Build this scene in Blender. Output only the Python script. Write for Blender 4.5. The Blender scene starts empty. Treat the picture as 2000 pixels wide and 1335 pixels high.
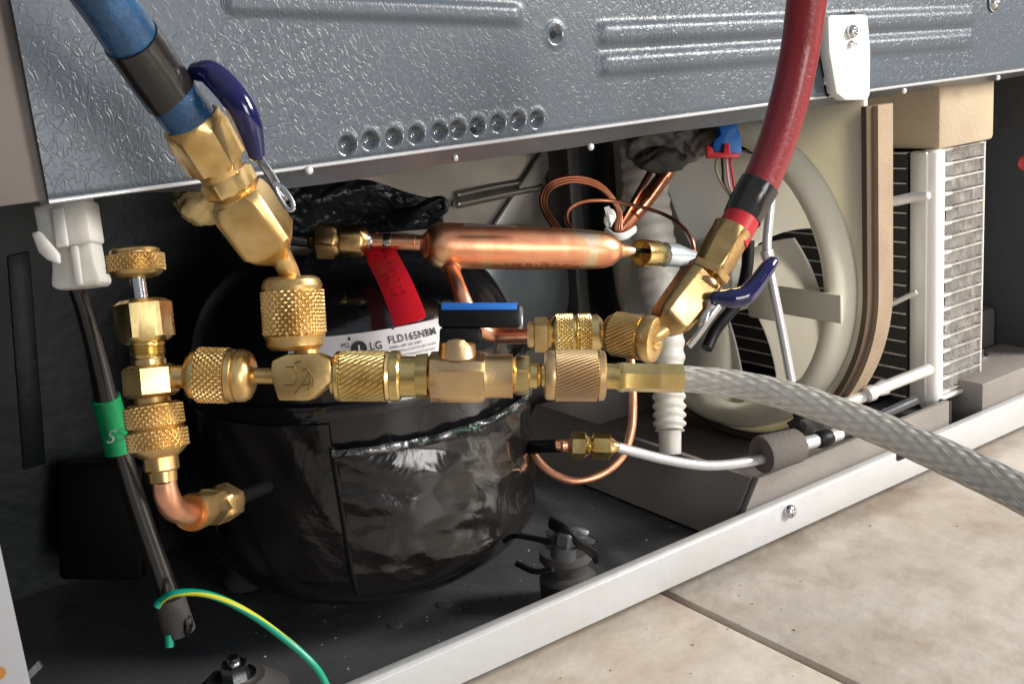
import bpy, bmesh, math, random
import numpy as np
from mathutils import Vector, Matrix, noise
random.seed(7)
rng = np.random.default_rng(5)
S = bpy.context.scene
COL = S.collection
pi = math.pi
# ------------------------------------------------------------------ camera
FP = 2120.0
R_ = Vector((0.811, -0.578, -0.0869)).normalized()
D_ = Vector((-0.2117, -0.152, -0.9655)).normalized()
F_ = Vector((0.5453, 0.8015, -0.2456)).normalized()
CAM = Vector((0, -0.36, 0.26))
cd = bpy.data.cameras.new('camera'); cam = bpy.data.objects.new('camera', cd); COL.objects.link(cam)
cd.sensor_width = 36; cd.lens = FP * 36 / 2000; cd.clip_start = 0.01; cd.clip_end = 50
z = -F_; x = (R_ - R_.dot(F_) * F_).normalized(); y = z.cross(x)
m = Matrix((x, y, z)).transposed().to_4x4(); m.translation = CAM; cam.matrix_world = m
R_ = x; D_ = -y
S.camera = cam
# ------------------------------------------------------------------ light
W = bpy.data.worlds.new('World'); S.world = W; W.use_nodes = True
nt = W.node_tree; bg = nt.nodes['Background']
bg.inputs['Strength'].default_value = 0.5
_tc = nt.nodes.new('ShaderNodeTexCoord'); _sp = nt.nodes.new('ShaderNodeSeparateXYZ'); _mr = nt.nodes.new('ShaderNodeMapRange'); _cr = nt.nodes.new('ShaderNodeValToRGB')
_mr.inputs['From Min'].default_value = -1; nt.links.new(_tc.outputs['Generated'], _sp.inputs[0]); nt.links.new(_sp.outputs['Z'], _mr.inputs['Value'])
nt.links.new(_mr.outputs[0], _cr.inputs['Fac']); nt.links.new(_cr.outputs['Color'], bg.inputs['Color'])   # a plain room: darker below, pale ceiling above
_e = _cr.color_ramp.elements; _e[0].position = 0.35; _e[0].color = (0.20, 0.185, 0.17, 1); _e[1].position = 0.85; _e[1].color = (0.80, 0.86, 0.95, 1)
_k = _e.new(0.52); _k.color = (0.34, 0.345, 0.36, 1)
def area(name, loc, target, size, power, color, size_y=None):
    l = bpy.data.lights.new(name, 'AREA'); l.energy = power; l.color = color; l.size = size
    if size_y: l.shape = 'RECTANGLE'; l.size_y = size_y
    o = bpy.data.objects.new(name, l); COL.objects.link(o); o.location = loc
    o.rotation_euler = (Vector(target) - Vector(loc)).to_track_quat('-Z', 'Y').to_euler()
    return o
area('key_light', (1.45, -1.00, 0.80), (0.38, 0.0, 0.12), 0.42, 46, (1.0, 0.94, 0.86), 0.50)  # unseen key lamp high on the right
area('fill_light', (0.28, -1.30, 0.31), (0.44, 0.1, 0.13), 0.40, 5.9, (1.0, 0.97, 0.93))  # added fill lamp, unseen, brightens the bay and the fan
S.view_settings.view_transform = 'Standard'; S.view_settings.look = 'None'
S.view_settings.exposure = 0.0; S.view_settings.gamma = 1
# ------------------------------------------------------------------ projection helpers (pixels of the photograph -> world)
def ray(px, py): return R_ * ((px - 1000) / FP) + D_ * ((py - 667.5) / FP) + F_
def C(px, py, d): return CAM + ray(px, py) * d
def on(px, py, ax, v):
    r = ray(px, py); return CAM + r * ((v - CAM[ax]) / r[ax])
def CL(pts, d=None): return [C(p[0], p[1], p[2] if len(p) > 2 else d) for p in pts]
# ------------------------------------------------------------------ materials
def mat(name, color, rough=0.5, metal=0.0, bump=None, vary=None, coat=0.0, trans=0.0, aniso=0, rvar=0.0, spec=0.5, sheen=0, ior=1.45):
    """bump=(scale, distance[, detail, distortion])  vary=(scale, color2, lo, hi)"""
    M = bpy.data.materials.new(name); M.use_nodes = True; n = M.node_tree.nodes; L = M.node_tree.links
    b = n['Principled BSDF']; b.inputs['Base Color'].default_value = (*color, 1); b.inputs['Roughness'].default_value = rough
    b.inputs['Metallic'].default_value = metal; b.inputs['Coat Weight'].default_value = coat; b.inputs['Coat Roughness'].default_value = 0.08
    b.inputs['Transmission Weight'].default_value = trans; b.inputs['IOR'].default_value = ior
    b.inputs['Specular IOR Level'].default_value = spec
    tc = n.new('ShaderNodeTexCoord')
    if vary:
        t = n.new('ShaderNodeTexNoise'); t.inputs['Scale'].default_value = vary[0]; t.inputs['Detail'].default_value = 5
        L.new(tc.outputs['Object'], t.inputs['Vector'])
        r = n.new('ShaderNodeValToRGB'); r.color_ramp.elements[0].position = vary[2]; r.color_ramp.elements[1].position = vary[3]
        r.color_ramp.elements[0].color = (*color, 1); r.color_ramp.elements[1].color = (*vary[1], 1)
        L.new(t.outputs['Fac'], r.inputs['Fac']); L.new(r.outputs['Color'], b.inputs['Base Color'])
    if rvar:
        t = n.new('ShaderNodeTexNoise'); t.inputs['Scale'].default_value = 90; t.inputs['Detail'].default_value = 4
        L.new(tc.outputs['Object'], t.inputs['Vector'])
        mr = n.new('ShaderNodeMapRange'); mr.inputs['From Min'].default_value = 0.3; mr.inputs['From Max'].default_value = 0.7
        mr.inputs['To Min'].default_value = max(0.02, rough - rvar); mr.inputs['To Max'].default_value = rough + rvar
        L.new(t.outputs['Fac'], mr.inputs['Value']); L.new(mr.outputs['Result'], b.inputs['Roughness'])
    if bump:
        t = n.new('ShaderNodeTexNoise'); t.inputs['Scale'].default_value = bump[0]
        t.inputs['Detail'].default_value = bump[2] if len(bump) > 2 else 3
        t.inputs['Distortion'].default_value = bump[3] if len(bump) > 3 else 0
        L.new(tc.outputs['Object'], t.inputs['Vector'])
        bp = n.new('ShaderNodeBump'); bp.inputs['Strength'].default_value = 1; bp.inputs['Distance'].default_value = bump[1]
        L.new(t.outputs['Fac'], bp.inputs['Height']); L.new(bp.outputs['Normal'], b.inputs['Normal'])
    return M
BR = mat('brass', (0.56, 0.36, 0.13), 0.36, 1, bump=(500, 0.00005, 5), vary=(110, (0.76, 0.54, 0.245), 0.32, 0.62), rvar=0.10)
BRD = mat('brass_dark', (0.36, 0.225, 0.10), 0.27, 1, bump=(500, 0.00004, 4), vary=(110, (0.56, 0.38, 0.16), 0.35, 0.65), rvar=0.06)
BRY = mat('brass_bright', (0.66, 0.47, 0.17), 0.27, 1, bump=(500, 0.00004, 4), vary=(90, (0.82, 0.64, 0.30), 0.32, 0.65), rvar=0.09)
BRP = mat('brass_pink', (0.56, 0.38, 0.22), 0.38, 1, bump=(900, 0.00006), vary=(60, (0.70, 0.50, 0.24), 0.35, 0.7), rvar=0.06)
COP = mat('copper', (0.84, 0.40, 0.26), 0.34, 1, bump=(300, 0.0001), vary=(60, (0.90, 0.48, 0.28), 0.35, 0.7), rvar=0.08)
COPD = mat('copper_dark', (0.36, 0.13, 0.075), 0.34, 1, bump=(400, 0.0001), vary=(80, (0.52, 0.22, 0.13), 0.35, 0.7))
STEEL = mat('steel', (0.62, 0.63, 0.64), 0.2, 1, bump=(500, 0.00006))
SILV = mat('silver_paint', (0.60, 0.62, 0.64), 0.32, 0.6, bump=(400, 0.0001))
ALU = mat('aluminium', (0.74, 0.73, 0.71), 0.42, 0.55, bump=(400, 0.0001))
BLK = mat('black_plastic', (0.004, 0.004, 0.005), 0.45, spec=0.25, bump=(300, 0.0001))
RUB = mat('rubber_grey', (0.045, 0.042, 0.04), 0.75, bump=(500, 0.0002))
FOAMD = mat('foam_tape', (0.085, 0.078, 0.072), 0.55, bump=(110, 0.0016, 5, 0.6), vary=(60, (0.16, 0.145, 0.13), 0.4, 0.65))
SHRINK = mat('heat_shrink', (0.011, 0.010, 0.0095), 0.22, bump=(260, 0.0002), coat=0.3)
BLUEH = mat('blue_hose_rubber', (0.010, 0.045, 0.11), 0.28, bump=(420, 0.0005, 4), vary=(120, (0.016, 0.075, 0.18), 0.35, 0.7), coat=0.25)
REDH = mat('red_hose_rubber', (0.21, 0.014, 0.020), 0.34, bump=(600, 0.00025, 4), coat=0.25)
REDB = mat('red_hose_end', (0.42, 0.015, 0.025), 0.35)
NAVY = mat('navy_vinyl', (0.004, 0.005, 0.060), 0.12, bump=(90, 0.0004), coat=0.6)
BLUEP = mat('blue_plastic', (0.008, 0.12, 0.42), 0.45, bump=(120, 0.0006))
BLUES = mat('blue_stripe', (0.02, 0.17, 0.62), 0.45)
REDP = mat('red_plastic', (0.45, 0.02, 0.025), 0.4)
REDT = mat('red_tag', (0.78, 0.010, 0.022), 0.5, vary=(40, (0.66, 0.014, 0.035), 0.4, 0.7), bump=(60, 0.0006))
GRNT = mat('green_tape', (0.0, 0.22, 0.075), 0.4, bump=(80, 0.0006))
WHT = mat('white_plastic', (0.72, 0.71, 0.68), 0.42, bump=(60, 0.0004))
NYL = mat('nylon', (0.80, 0.79, 0.74), 0.4, trans=0.25, bump=(100, 0.0006), vary=(60, (0.70, 0.68, 0.62), 0.4, 0.7))
CREAM = mat('cream_plastic', (0.76, 0.73, 0.62), 0.48, bump=(50, 0.0005), vary=(14, (0.70, 0.66, 0.54), 0.4, 0.7))
CREAM2 = mat('cream_fan_plastic', (0.80, 0.78, 0.69), 0.42, bump=(40, 0.0005), vary=(12, (0.74, 0.71, 0.62), 0.4, 0.7))
for _m in (CREAM, CREAM2, NYL):
    _b = _m.node_tree.nodes['Principled BSDF']; _b.inputs['Subsurface Weight'].default_value = 0.6; _b.inputs['Subsurface Scale'].default_value = 0.012; _b.inputs['Subsurface Radius'].default_value = (1, .9, .7)
TAN = mat('tan_foam', (0.36, 0.275, 0.195), 0.9, bump=(900, 0.0004, 6), vary=(40, (0.30, 0.22, 0.15), 0.4, 0.7))
TANB = mat('tan_foam_block', (0.44, 0.36, 0.26), 0.95, bump=(700, 0.0004, 6), vary=(25, (0.37, 0.30, 0.21), 0.4, 0.7))
FINM = mat('dark_fin', (0.020, 0.018, 0.018), 0.6, bump=(300, 0.0003))
FINL = mat('condenser_fin', (0.42, 0.40, 0.38), 0.5, 0.5, bump=(500, 0.0004, 5), vary=(150, (0.62, 0.60, 0.57), 0.35, 0.65))
TRAY = mat('tray_paint', (0.11, 0.118, 0.127), 0.27, 0.35, bump=(60, 0.0003, 4), vary=(8, (0.080, 0.085, 0.092), 0.4, 0.7), rvar=0.12)
PAN = mat('pan_plastic', (0.20, 0.18, 0.165), 0.6, bump=(250, 0.0003), vary=(30, (0.24, 0.22, 0.20), 0.4, 0.7))
RAIL = mat('rail_white', (0.49, 0.50, 0.51), 0.40, 0.1, bump=(120, 0.0003), vary=(35, (0.47, 0.47, 0.46), 0.45, 0.72), rvar=.08)
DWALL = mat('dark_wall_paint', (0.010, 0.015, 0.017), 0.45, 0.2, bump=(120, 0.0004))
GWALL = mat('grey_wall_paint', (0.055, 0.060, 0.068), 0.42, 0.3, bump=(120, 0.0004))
POST = mat('brown_grey_post', (0.13, 0.112, 0.103), 0.5, bump=(200, 0.0002))
INSUL = mat('yellow_foam', (0.62, 0.48, 0.22), 0.85, bump=(120, 0.002, 5), vary=(50, (0.48, 0.34, 0.14), 0.4, 0.7))
SHELL = mat('compressor_enamel', (0.005, 0.005, 0.007), 0.16, bump=(70, 0.0008, 4), coat=0.5)
LABEL = mat('label_paper', (0.62, 0.63, 0.66), 0.45)
INK = mat('ink', (0.02, 0.02, 0.025), 0.6)
INKR = mat('ink_on_red', (0.30, 0.008, 0.014), 0.6)
INKC = mat('ink_on_copper', (0.16, 0.04, 0.02), 0.6)
WINK = mat('white_ink', (0.7, 0.75, 0.7), 0.6)
HOLE = mat('hole_black', (0.004, 0.004, 0.004), 0.9)

def nodes_of(M): return M.node_tree.nodes, M.node_tree.links, M.node_tree.nodes['Principled BSDF']
# embossed grey sheet: worm-like leather grain
PANEL = mat('panel_paint', (0.078, 0.095, 0.118), 0.36, 0.10, spec=0.5)
LIP = mat('lip_paint', (0.14, 0.155, 0.175), 0.38, 0.3, bump=(200, 0.0002))
n, L, b = nodes_of(PANEL)
tc = n['Texture Coordinate']
t1 = n.new('ShaderNodeTexNoise'); t1.inputs['Scale'].default_value = 290; t1.inputs['Detail'].default_value = 1.2; t1.inputs['Distortion'].default_value = 0.9
mp = n.new('ShaderNodeMapping'); mp.inputs['Scale'].default_value = (1.25, 1, 0.8); mp.inputs['Rotation'].default_value = (0, 0.5, 0)
L.new(tc.outputs['Object'], mp.inputs['Vector']); L.new(mp.outputs['Vector'], t1.inputs['Vector'])
ma = n.new('ShaderNodeMath'); ma.operation = 'SUBTRACT'; ma.inputs[1].default_value = 0.5; L.new(t1.outputs['Fac'], ma.inputs[0])
mb = n.new('ShaderNodeMath'); mb.operation = 'ABSOLUTE'; L.new(ma.outputs[0], mb.inputs[0])
mr = n.new('ShaderNodeMapRange'); mr.interpolation_type = 'SMOOTHSTEP'; mr.inputs['From Min'].default_value = 0.0; mr.inputs['From Max'].default_value = 0.12
L.new(mb.outputs[0], mr.inputs['Value'])
t2 = n.new('ShaderNodeTexNoise'); t2.inputs['Scale'].default_value = 16; L.new(tc.outputs['Object'], t2.inputs['Vector'])
m3 = n.new('ShaderNodeMapRange'); m3.inputs['From Min'].default_value = 0.35; m3.inputs['From Max'].default_value = 0.62; m3.inputs['To Min'].default_value = 0.35; m3.inputs['To Max'].default_value = 1.0
L.new(t2.outputs['Fac'], m3.inputs['Value'])
mm = n.new('ShaderNodeMath'); mm.operation = 'MULTIPLY'; L.new(mr.outputs[0], mm.inputs[0]); L.new(m3.outputs[0], mm.inputs[1])
bp = n.new('ShaderNodeBump'); bp.inputs['Strength'].default_value = 1; bp.inputs['Distance'].default_value = 0.00011
L.new(mm.outputs[0], bp.inputs['Height']); L.new(bp.outputs['Normal'], b.inputs['Normal'])
# galvanised sheet
GALV = mat('galvanised_sheet', (0.62, 0.60, 0.57), 0.34, 0.75, bump=(18, 0.002, 2), vary=(14, (0.50, 0.47, 0.43), 0.35, 0.7), rvar=0.05)
# tiles
TILE = mat('tile_glaze', (0.5, 0.43, 0.36), 0.38, bump=(55, 0.0012, 8))
n, L, b = nodes_of(TILE); tc = n['Texture Coordinate']
ta = n.new('ShaderNodeTexNoise'); ta.inputs['Scale'].default_value = 9; ta.inputs['Detail'].default_value = 9; ta.inputs['Roughness'].default_value = 0.62; ta.inputs['Distortion'].default_value = 0.7
ra = n.new('ShaderNodeValToRGB'); L.new(tc.outputs['Object'], ta.inputs['Vector']); L.new(ta.outputs['Fac'], ra.inputs['Fac'])
e = ra.color_ramp.elements; e[0].position = 0.28; e[0].color = (0.40, 0.33, 0.265, 1); e[1].position = 0.72; e[1].color = (0.60, 0.56, 0.51, 1)
k = e.new(0.42); k.color = (0.50, 0.435, 0.37, 1); k = e.new(0.54); k.color = (0.555, 0.505, 0.45, 1)
tb = n.new('ShaderNodeTexNoise'); tb.inputs['Scale'].default_value = 45; tb.inputs['Detail'].default_value = 8
rb = n.new('ShaderNodeValToRGB'); L.new(tc.outputs['Object'], tb.inputs['Vector']); L.new(tb.outputs['Fac'], rb.inputs['Fac'])
rb.color_ramp.elements[0].position = 0.30; rb.color_ramp.elements[0].color = (0.66, 0.58, 0.50, 1); rb.color_ramp.elements[1].position = 0.52; rb.color_ramp.elements[1].color = (1, 1, 1, 1)
mx = n.new('ShaderNodeMix'); mx.data_type = 'RGBA'; mx.blend_type = 'MULTIPLY'; mx.inputs['Factor'].default_value = 0.55
L.new(ra.outputs['Color'], mx.inputs['A']); L.new(rb.outputs['Color'], mx.inputs['B']); L.new(mx.outputs['Result'], b.inputs['Base Color'])
GROUT = mat('grout', (0.17, 0.125, 0.09), 0.9, bump=(300, 0.0008))
# taped film on the compressor
FILM = mat('insulation_film', (0.009, 0.008, 0.0078), 0.20, 0.0, bump=(28, 0.0030, 4, 0.8), vary=(22, (0.020, 0.0175, 0.017), 0.4, 0.7), rvar=0.10, coat=0.4)
FOILE = mat('crumpled_foil', (0.30, 0.30, 0.32), 0.26, 0.8, bump=(130, 0.003, 5, 0.8), vary=(60, (0.03, 0.05, 0.045), 0.38, 0.58))
# copper drier body with heat-tint bands
DRIER = mat('drier_copper', (0.80, 0.34, 0.19), 0.36, 1, bump=(120, 0.0002))
n, L, b = nodes_of(DRIER); tc = n['Texture Coordinate']
ta = n.new('ShaderNodeTexNoise'); ta.inputs['Scale'].default_value = 55; ta.inputs['Detail'].default_value = 3; ta.inputs['Distortion'].default_value = 0.4
mp = n.new('ShaderNodeMapping'); mp.inputs['Scale'].default_value = (1, 0.45, 0.35); L.new(tc.outputs['Object'], mp.inputs['Vector']); L.new(mp.outputs['Vector'], ta.inputs['Vector'])
ra = n.new('ShaderNodeValToRGB'); L.new(ta.outputs['Fac'], ra.inputs['Fac']); L.new(ra.outputs['Color'], b.inputs['Base Color'])
e = ra.color_ramp.elements; e[0].position = 0.30; e[0].color = (0.74, 0.30, 0.20, 1); e[1].position = 0.74; e[1].color = (0.80, 0.60, 0.56, 1)
for p_, c_ in ((0.45, (0.90, 0.38, 0.21, 1)), (0.56, (0.95, 0.46, 0.25, 1)), (0.64, (0.84, 0.64, 0.38, 1))): k = e.new(p_); k.color = c_
# braided hose
HOSE = mat('clear_hose_vinyl', (0.62, 0.60, 0.55), 0.30, trans=0.25, bump=(160, 0.0005), coat=0.3)
STRAND = mat('braid_strand', (0.52, 0.50, 0.455), 0.30, bump=(600, 0.0002))
# earth wire: green with a yellow stripe
def wire_mat(name, c1, c2):
    M = mat(name, c1, 0.3, coat=0.2); n, L, b = nodes_of(M)
    uv = n.new('ShaderNodeUVMap'); sp = n.new('ShaderNodeSeparateXYZ'); L.new(uv.outputs[0], sp.inputs[0])
    g = n.new('ShaderNodeMath'); g.operation = 'PINGPONG'; g.inputs[1].default_value = 0.5; q = n.new('ShaderNodeMath'); q.operation = 'MULTIPLY_ADD'; q.inputs[1].default_value = 0.10; L.new(sp.outputs['Y'], q.inputs[0]); L.new(sp.outputs['X'], q.inputs[2]); L.new(q.outputs[0], g.inputs[0])
    h = n.new('ShaderNodeMath'); h.operation = 'GREATER_THAN'; h.inputs[1].default_value = 0.40; L.new(g.outputs[0], h.inputs[0])
    mx = n.new('ShaderNodeMix'); mx.data_type = 'RGBA'; mx.inputs['A'].default_value = (*c1, 1); mx.inputs['B'].default_value = (*c2, 1)
    L.new(h.outputs[0], mx.inputs['Factor']); L.new(mx.outputs['Result'], b.inputs['Base Color']); return M
EARTH = wire_mat('earth_wire_vinyl', (0.0, 0.27, 0.17), (0.50, 0.52, 0.02))

# ------------------------------------------------------------------ object helpers
LOC = {}
def thing(name, label, cat, base, group=None, kind=None):
    o = bpy.data.objects.new(name, None); COL.objects.link(o); o.location = base; o.empty_display_size = 0.01
    o['label'] = label; o['category'] = cat
    if group: o['group'] = group
    if kind: o['kind'] = kind
    LOC[o.name] = Vector(base); return o
def mk(name, VF, material, parent=None, sharp=35, smooth=True, label=None, cat=None, group=None, kind=None, uv=None):
    V, F = VF[0], VF[1]
    V = np.array([tuple(v) for v in V], dtype=float)
    if parent is not None: base = LOC[parent.name]
    else:
        base = Vector((float(V[:, 0].mean()), float(V[:, 1].mean()), float(V[:, 2].min())))
    V = V - np.array(base)
    me = bpy.data.meshes.new(name); me.from_pydata(V.tolist(), [], F); me.update()
    if len(VF) > 2 and VF[2] is not None:
        l = me.uv_layers.new(name='UVMap'); uvs = VF[2]
        l.data.foreach_set('uv', [c for p in me.polygons for i, vi in enumerate(p.vertices) for c in uvs[p.index][i]])
    bm = bmesh.new(); bm.from_mesh(me); bmesh.ops.recalc_face_normals(bm, faces=bm.faces); bm.to_mesh(me); bm.free()
    if smooth:
        me.shade_smooth(); me.set_sharp_from_angle(angle=math.radians(sharp))
    for mm_ in (material if isinstance(material, (list, tuple)) else [material]): me.materials.append(mm_)
    o = bpy.data.objects.new(name, me); COL.objects.link(o)
    if parent is not None: o.parent = parent
    else: o.location = base
    LOC[o.name] = base
    if label: o['label'] = label
    if cat: o['category'] = cat
    if group: o['group'] = group
    if kind: o['kind'] = kind
    return o
def join(*vfs):
    V = []; F = []
    for v, f in [(a[0], a[1]) for a in vfs]:
        o = len(V); V += [tuple(p) for p in v]; F += [[i + o for i in q] for q in f]
    return V, F
def basis(d, up=None):
    d = d.normalized()
    if up is None: up = Vector((0, 0, 1)) if abs(d.z) < 0.9 else Vector((0, -1, 0))
    u = (up - up.dot(d) * d).normalized(); w = d.cross(u); return d, u, w
def lathe(a, d, prof, N=48, up=None, rot=0.0, cap=True):
    """prof rows (s, r, kind[, limit]); kind r round, h hexagon, q square, ('k', ph) knurl handled by knurl()"""
    a = Vector(a); d, u, w = basis(Vector(d), up); V = []; F = []
    for row in prof:
        s, r = row[0], row[1]; kd = row[2] if len(row) > 2 else 'r'; lim = row[3] if len(row) > 3 else 1e9
        for i in range(N):
            t = 2 * pi * i / N
            if kd == 'r': q = r
            elif kd == 'h':
                q = min(r / math.cos(((t + pi / 6) % (pi / 3)) - pi / 6), lim if lim < r * 1.07 else 1e9)
            elif kd == 'q': q = min(r / math.cos(((t + pi / 4) % (pi / 2)) - pi / 4), lim / math.cos((t % (pi / 2)) - pi / 4))
            elif kd == 'k':
                n_, p_, dep = lim; 
                uu = (n_ * t / (2 * pi) + s / p_) % 1; vv = (n_ * t / (2 * pi) - s / p_) % 1
                g = min(abs(uu - .5), abs(vv - .5)) if len(row) < 5 else abs(uu - .5)
                q = r - dep * (1 - min(1, (0.5 - max(abs(uu - .5), abs(vv - .5) if len(row) < 5 else 0)) * 3.2 ))
            tt = t + rot
            V.append(a + d * s + (u * math.cos(tt) + w * math.sin(tt)) * q)
    for j in range(len(prof) - 1):
        for i in range(N):
            k = (i + 1) % N; F.append([j * N + i, j * N + k, (j + 1) * N + k, (j + 1) * N + i])
    if cap:
        F.append(list(range(N))[::-1]); F.append([(len(prof) - 1) * N + i for i in range(N)])
    return V, F
def krows(s0, s1, r, n=27, dep=None, asp=1.0, diag=False):
    p = 2 * pi * r / n * asp; dep = dep or p * 0.36 / asp
    m_ = max(6, int((s1 - s0) / p * 10)); rows = [(s0, r - dep)]
    for i in range(m_ + 1):
        s = s0 + (s1 - s0) * i / m_
        rows.append((s, r, 'k', (n, p, dep)) + ((1,) if diag else ()))
    rows.append((s1, r - dep)); return rows
def nut(A, B, prof, N=48, up=None, rot=0.0):
    """turned piece between two picks (px,py,depth); prof rows (s px, r px, ...) with ('K', s0, s1, r, n) rows for knurls"""
    a = C(*A); b = C(*B); d = b - a; L2 = math.hypot(A[0] - B[0], A[1] - B[1]); ks = d.length / L2; kr = (A[2] + B[2]) / 2 / FP
    rows = []; kn = False
    for p in prof:
        if p[0] == 'K' or p[0] == 'KD':
            rows += krows(p[1] * ks, p[2] * ks, p[3] * kr, *(p[4:]), diag=(p[0] == 'KD')); kn = True
        else:
            row = [p[0] * ks, p[1] * kr] + list(p[2:])
            if len(row) > 3: row[3] = row[3] * kr
            rows.append(tuple(row))
    if kn: N = 324
    if any(len(p) > 2 and p[2] == 'q' for p in prof): N = 96
    return lathe(a, d, rows, N, up, rot)
def catmull(P, sub=10):
    P = [Vector(p) for p in P]; Q = [P[0] * 2 - P[1]] + P + [P[-1] * 2 - P[-2]]; out = []
    for i in range(1, len(Q) - 2):
        for k_ in range(sub):
            t = k_ / sub; a, b, c, d = Q[i - 1], Q[i], Q[i + 1], Q[i + 2]
            out.append(0.5 * ((2 * b) + (c - a) * t + (2 * a - 5 * b + 4 * c - d) * t * t + (3 * b - 3 * c + d - a) * t ** 3))
    out.append(P[-1]); return out
def frames(P):
    T = [(P[min(i + 1, len(P) - 1)] - P[max(i - 1, 0)]).normalized() for i in range(len(P))]
    u = basis(T[0])[1]; out = []
    for t in T:
        u = (u - u.dot(t) * t).normalized(); out.append((t, u, t.cross(u)))
    return out
def lerp_list(rs, n):
    if not isinstance(rs, (list, tuple)): return [rs] * n
    xs = np.linspace(0, 1, len(rs)); return list(np.interp(np.linspace(0, 1, n), xs, rs))
def tube(P, r, seg=16, sub=10, cap=True, flat=1.0, disp=None, round_end=False):
    Q = catmull(P, sub) if sub else [Vector(p) for p in P]; Fr = frames(Q); rs = lerp_list(r, len(Q)); V = []; F = []; U = []
    if round_end:
        q0, q1 = Q[0], Q[-1]; t0, t1 = Fr[0], Fr[-1]
        for e_ in (0.5, 0.85, 1.0):
            Q = [q0 - t0[0] * rs[0] * 0 ] + Q if False else Q
        pre = [(q0 - t0[0] * rs[0] * math.sin(a), t0, rs[0] * math.cos(a)) for a in (1.35, 1.0, 0.6, 0.25)]
        post = [(q1 + t1[0] * rs[-1] * math.sin(a), t1, rs[-1] * math.cos(a)) for a in (0.25, 0.6, 1.0, 1.35)]
        Q = [p[0] for p in pre] + Q + [p[0] for p in post]; Fr = [p[1] for p in pre] + Fr + [p[1] for p in post]; rs = [p[2] for p in pre] + list(rs) + [p[2] for p in post]
    for j, q in enumerate(Q):
        t, u, w = Fr[j]
        for i in range(seg):
            a = 2 * pi * i / seg; rr = rs[j] * (disp(j, i) if disp else 1)
            V.append(q + (u * math.cos(a) + w * math.sin(a) * flat) * rr)
    for j in range(len(Q) - 1):
        for i in range(seg):
            k_ = (i + 1) % seg; F.append([j * seg + i, j * seg + k_, (j + 1) * seg + k_, (j + 1) * seg + i])
            U.append([(i / seg, j * .1), ((i + 1) / seg, j * .1), ((i + 1) / seg, (j + 1) * .1), (i / seg, (j + 1) * .1)])
    if cap:
        F.append(list(range(seg))[::-1]); U.append([(0, 0)] * seg)
        F.append([(len(Q) - 1) * seg + i for i in range(seg)]); U.append([(0, 0)] * seg)
    return V, F, U
def box(lo, hi, bev=0.0, axes=None, org=None, seg=2):
    """axis-aligned box, or in the frame axes=(x,y,z) about org; bevelled"""
    bm = bmesh.new(); bmesh.ops.create_cube(bm, size=1)
    for v in bm.verts:
        v.co = Vector([(lo[i] + hi[i]) / 2 + v.co[i] * (hi[i] - lo[i]) for i in range(3)])
    if bev: bmesh.ops.bevel(bm, geom=bm.edges[:], offset=bev, segments=seg, affect='EDGES', profile=0.5)
    bm.verts.index_update(); V = [v.co.copy() for v in bm.verts]; F = [[v.index for v in f.verts] for f in bm.faces]; bm.free()
    if axes: V = [Vector(org) + axes[0] * v.x + axes[1] * v.y + axes[2] * v.z for v in V]
    return V, F
def prism(pts, vec, bev=0.0):
    """polygon extruded along vec"""
    bm = bmesh.new(); vs = [bm.verts.new(Vector(p)) for p in pts]; f = bm.faces.new(vs)
    r = bmesh.ops.extrude_face_region(bm, geom=[f]); nv = [g for g in r['geom'] if isinstance(g, bmesh.types.BMVert)]
    for v in nv: v.co += Vector(vec)
    bmesh.ops.recalc_face_normals(bm, faces=bm.faces)
    if bev: bmesh.ops.bevel(bm, geom=bm.edges[:], offset=bev, segments=2, affect='EDGES', profile=0.5)
    bm.verts.index_update(); V = [v.co.copy() for v in bm.verts]; F = [[v.index for v in f.verts] for f in bm.faces]; bm.free(); return V, F
def grid(fn, nu, nv):
    V = [fn(i / nu, j / nv) for j in range(nv + 1) for i in range(nu + 1)]
    F = [[j * (nu + 1) + i, j * (nu + 1) + i + 1, (j + 1) * (nu + 1) + i + 1, (j + 1) * (nu + 1) + i] for j in range(nv) for i in range(nu)]
    return V, F
def shell_grid(fn, nu, nv, nrm, th):
    """grid given thickness along nrm(u,v)"""
    V, F = grid(fn, nu, nv); n1 = len(V)
    V2 = [V[j * (nu + 1) + i] + nrm(i / nu, j / nv) * th for j in range(nv + 1) for i in range(nu + 1)]
    F2 = [[a + n1 for a in f[::-1]] for f in F]; E = []
    for i in range(nu): E.append([i + 1, i, i + n1, i + 1 + n1]); k = nv * (nu + 1); E.append([k + i, k + i + 1, k + i + 1 + n1, k + i + n1])
    for j in range(nv): a = j * (nu + 1); b_ = (j + 1) * (nu + 1); E.append([a, b_, b_ + n1, a + n1]); E.append([b_ + nu, a + nu, a + nu + n1, b_ + nu + n1])
    return V + V2, F + F2 + E
def text_vf(s, size, bold=0.0, font_space=1.0):
    cu = bpy.data.curves.new('t', 'FONT'); cu.body = s; cu.size = size; cu.offset = bold; cu.space_character = font_space
    cu.resolution_u = 3
    o = bpy.data.objects.new('t', cu); COL.objects.link(o); bpy.context.view_layer.update()
    me = bpy.data.meshes.new_from_object(o.evaluated_get(bpy.context.evaluated_depsgraph_get()))
    V = [v.co.copy() for v in me.vertices]; F = [list(p.vertices) for p in me.polygons]
    bpy.data.objects.remove(o); bpy.data.curves.remove(cu); bpy.data.meshes.remove(me); return V, F
def screw_vf(c, d, r, h, slot=True, washer=0):
    rows = [(0, r * 0.98), (h * .35, r), (h * .75, r * .86), (h, r * .55), (h * 1.02, r * .5)]
    if slot: rows += [(h * 0.5, r * .38), (h * 0.5, 0.0001)]
    v = lathe(c, d, rows, 20, cap=False)
    if washer: v = join(lathe(c, d, [(0, washer), (h * .25, washer), (h * .3, washer * .92), (h * .3, r * .9)], 24), v)
    return v
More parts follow.
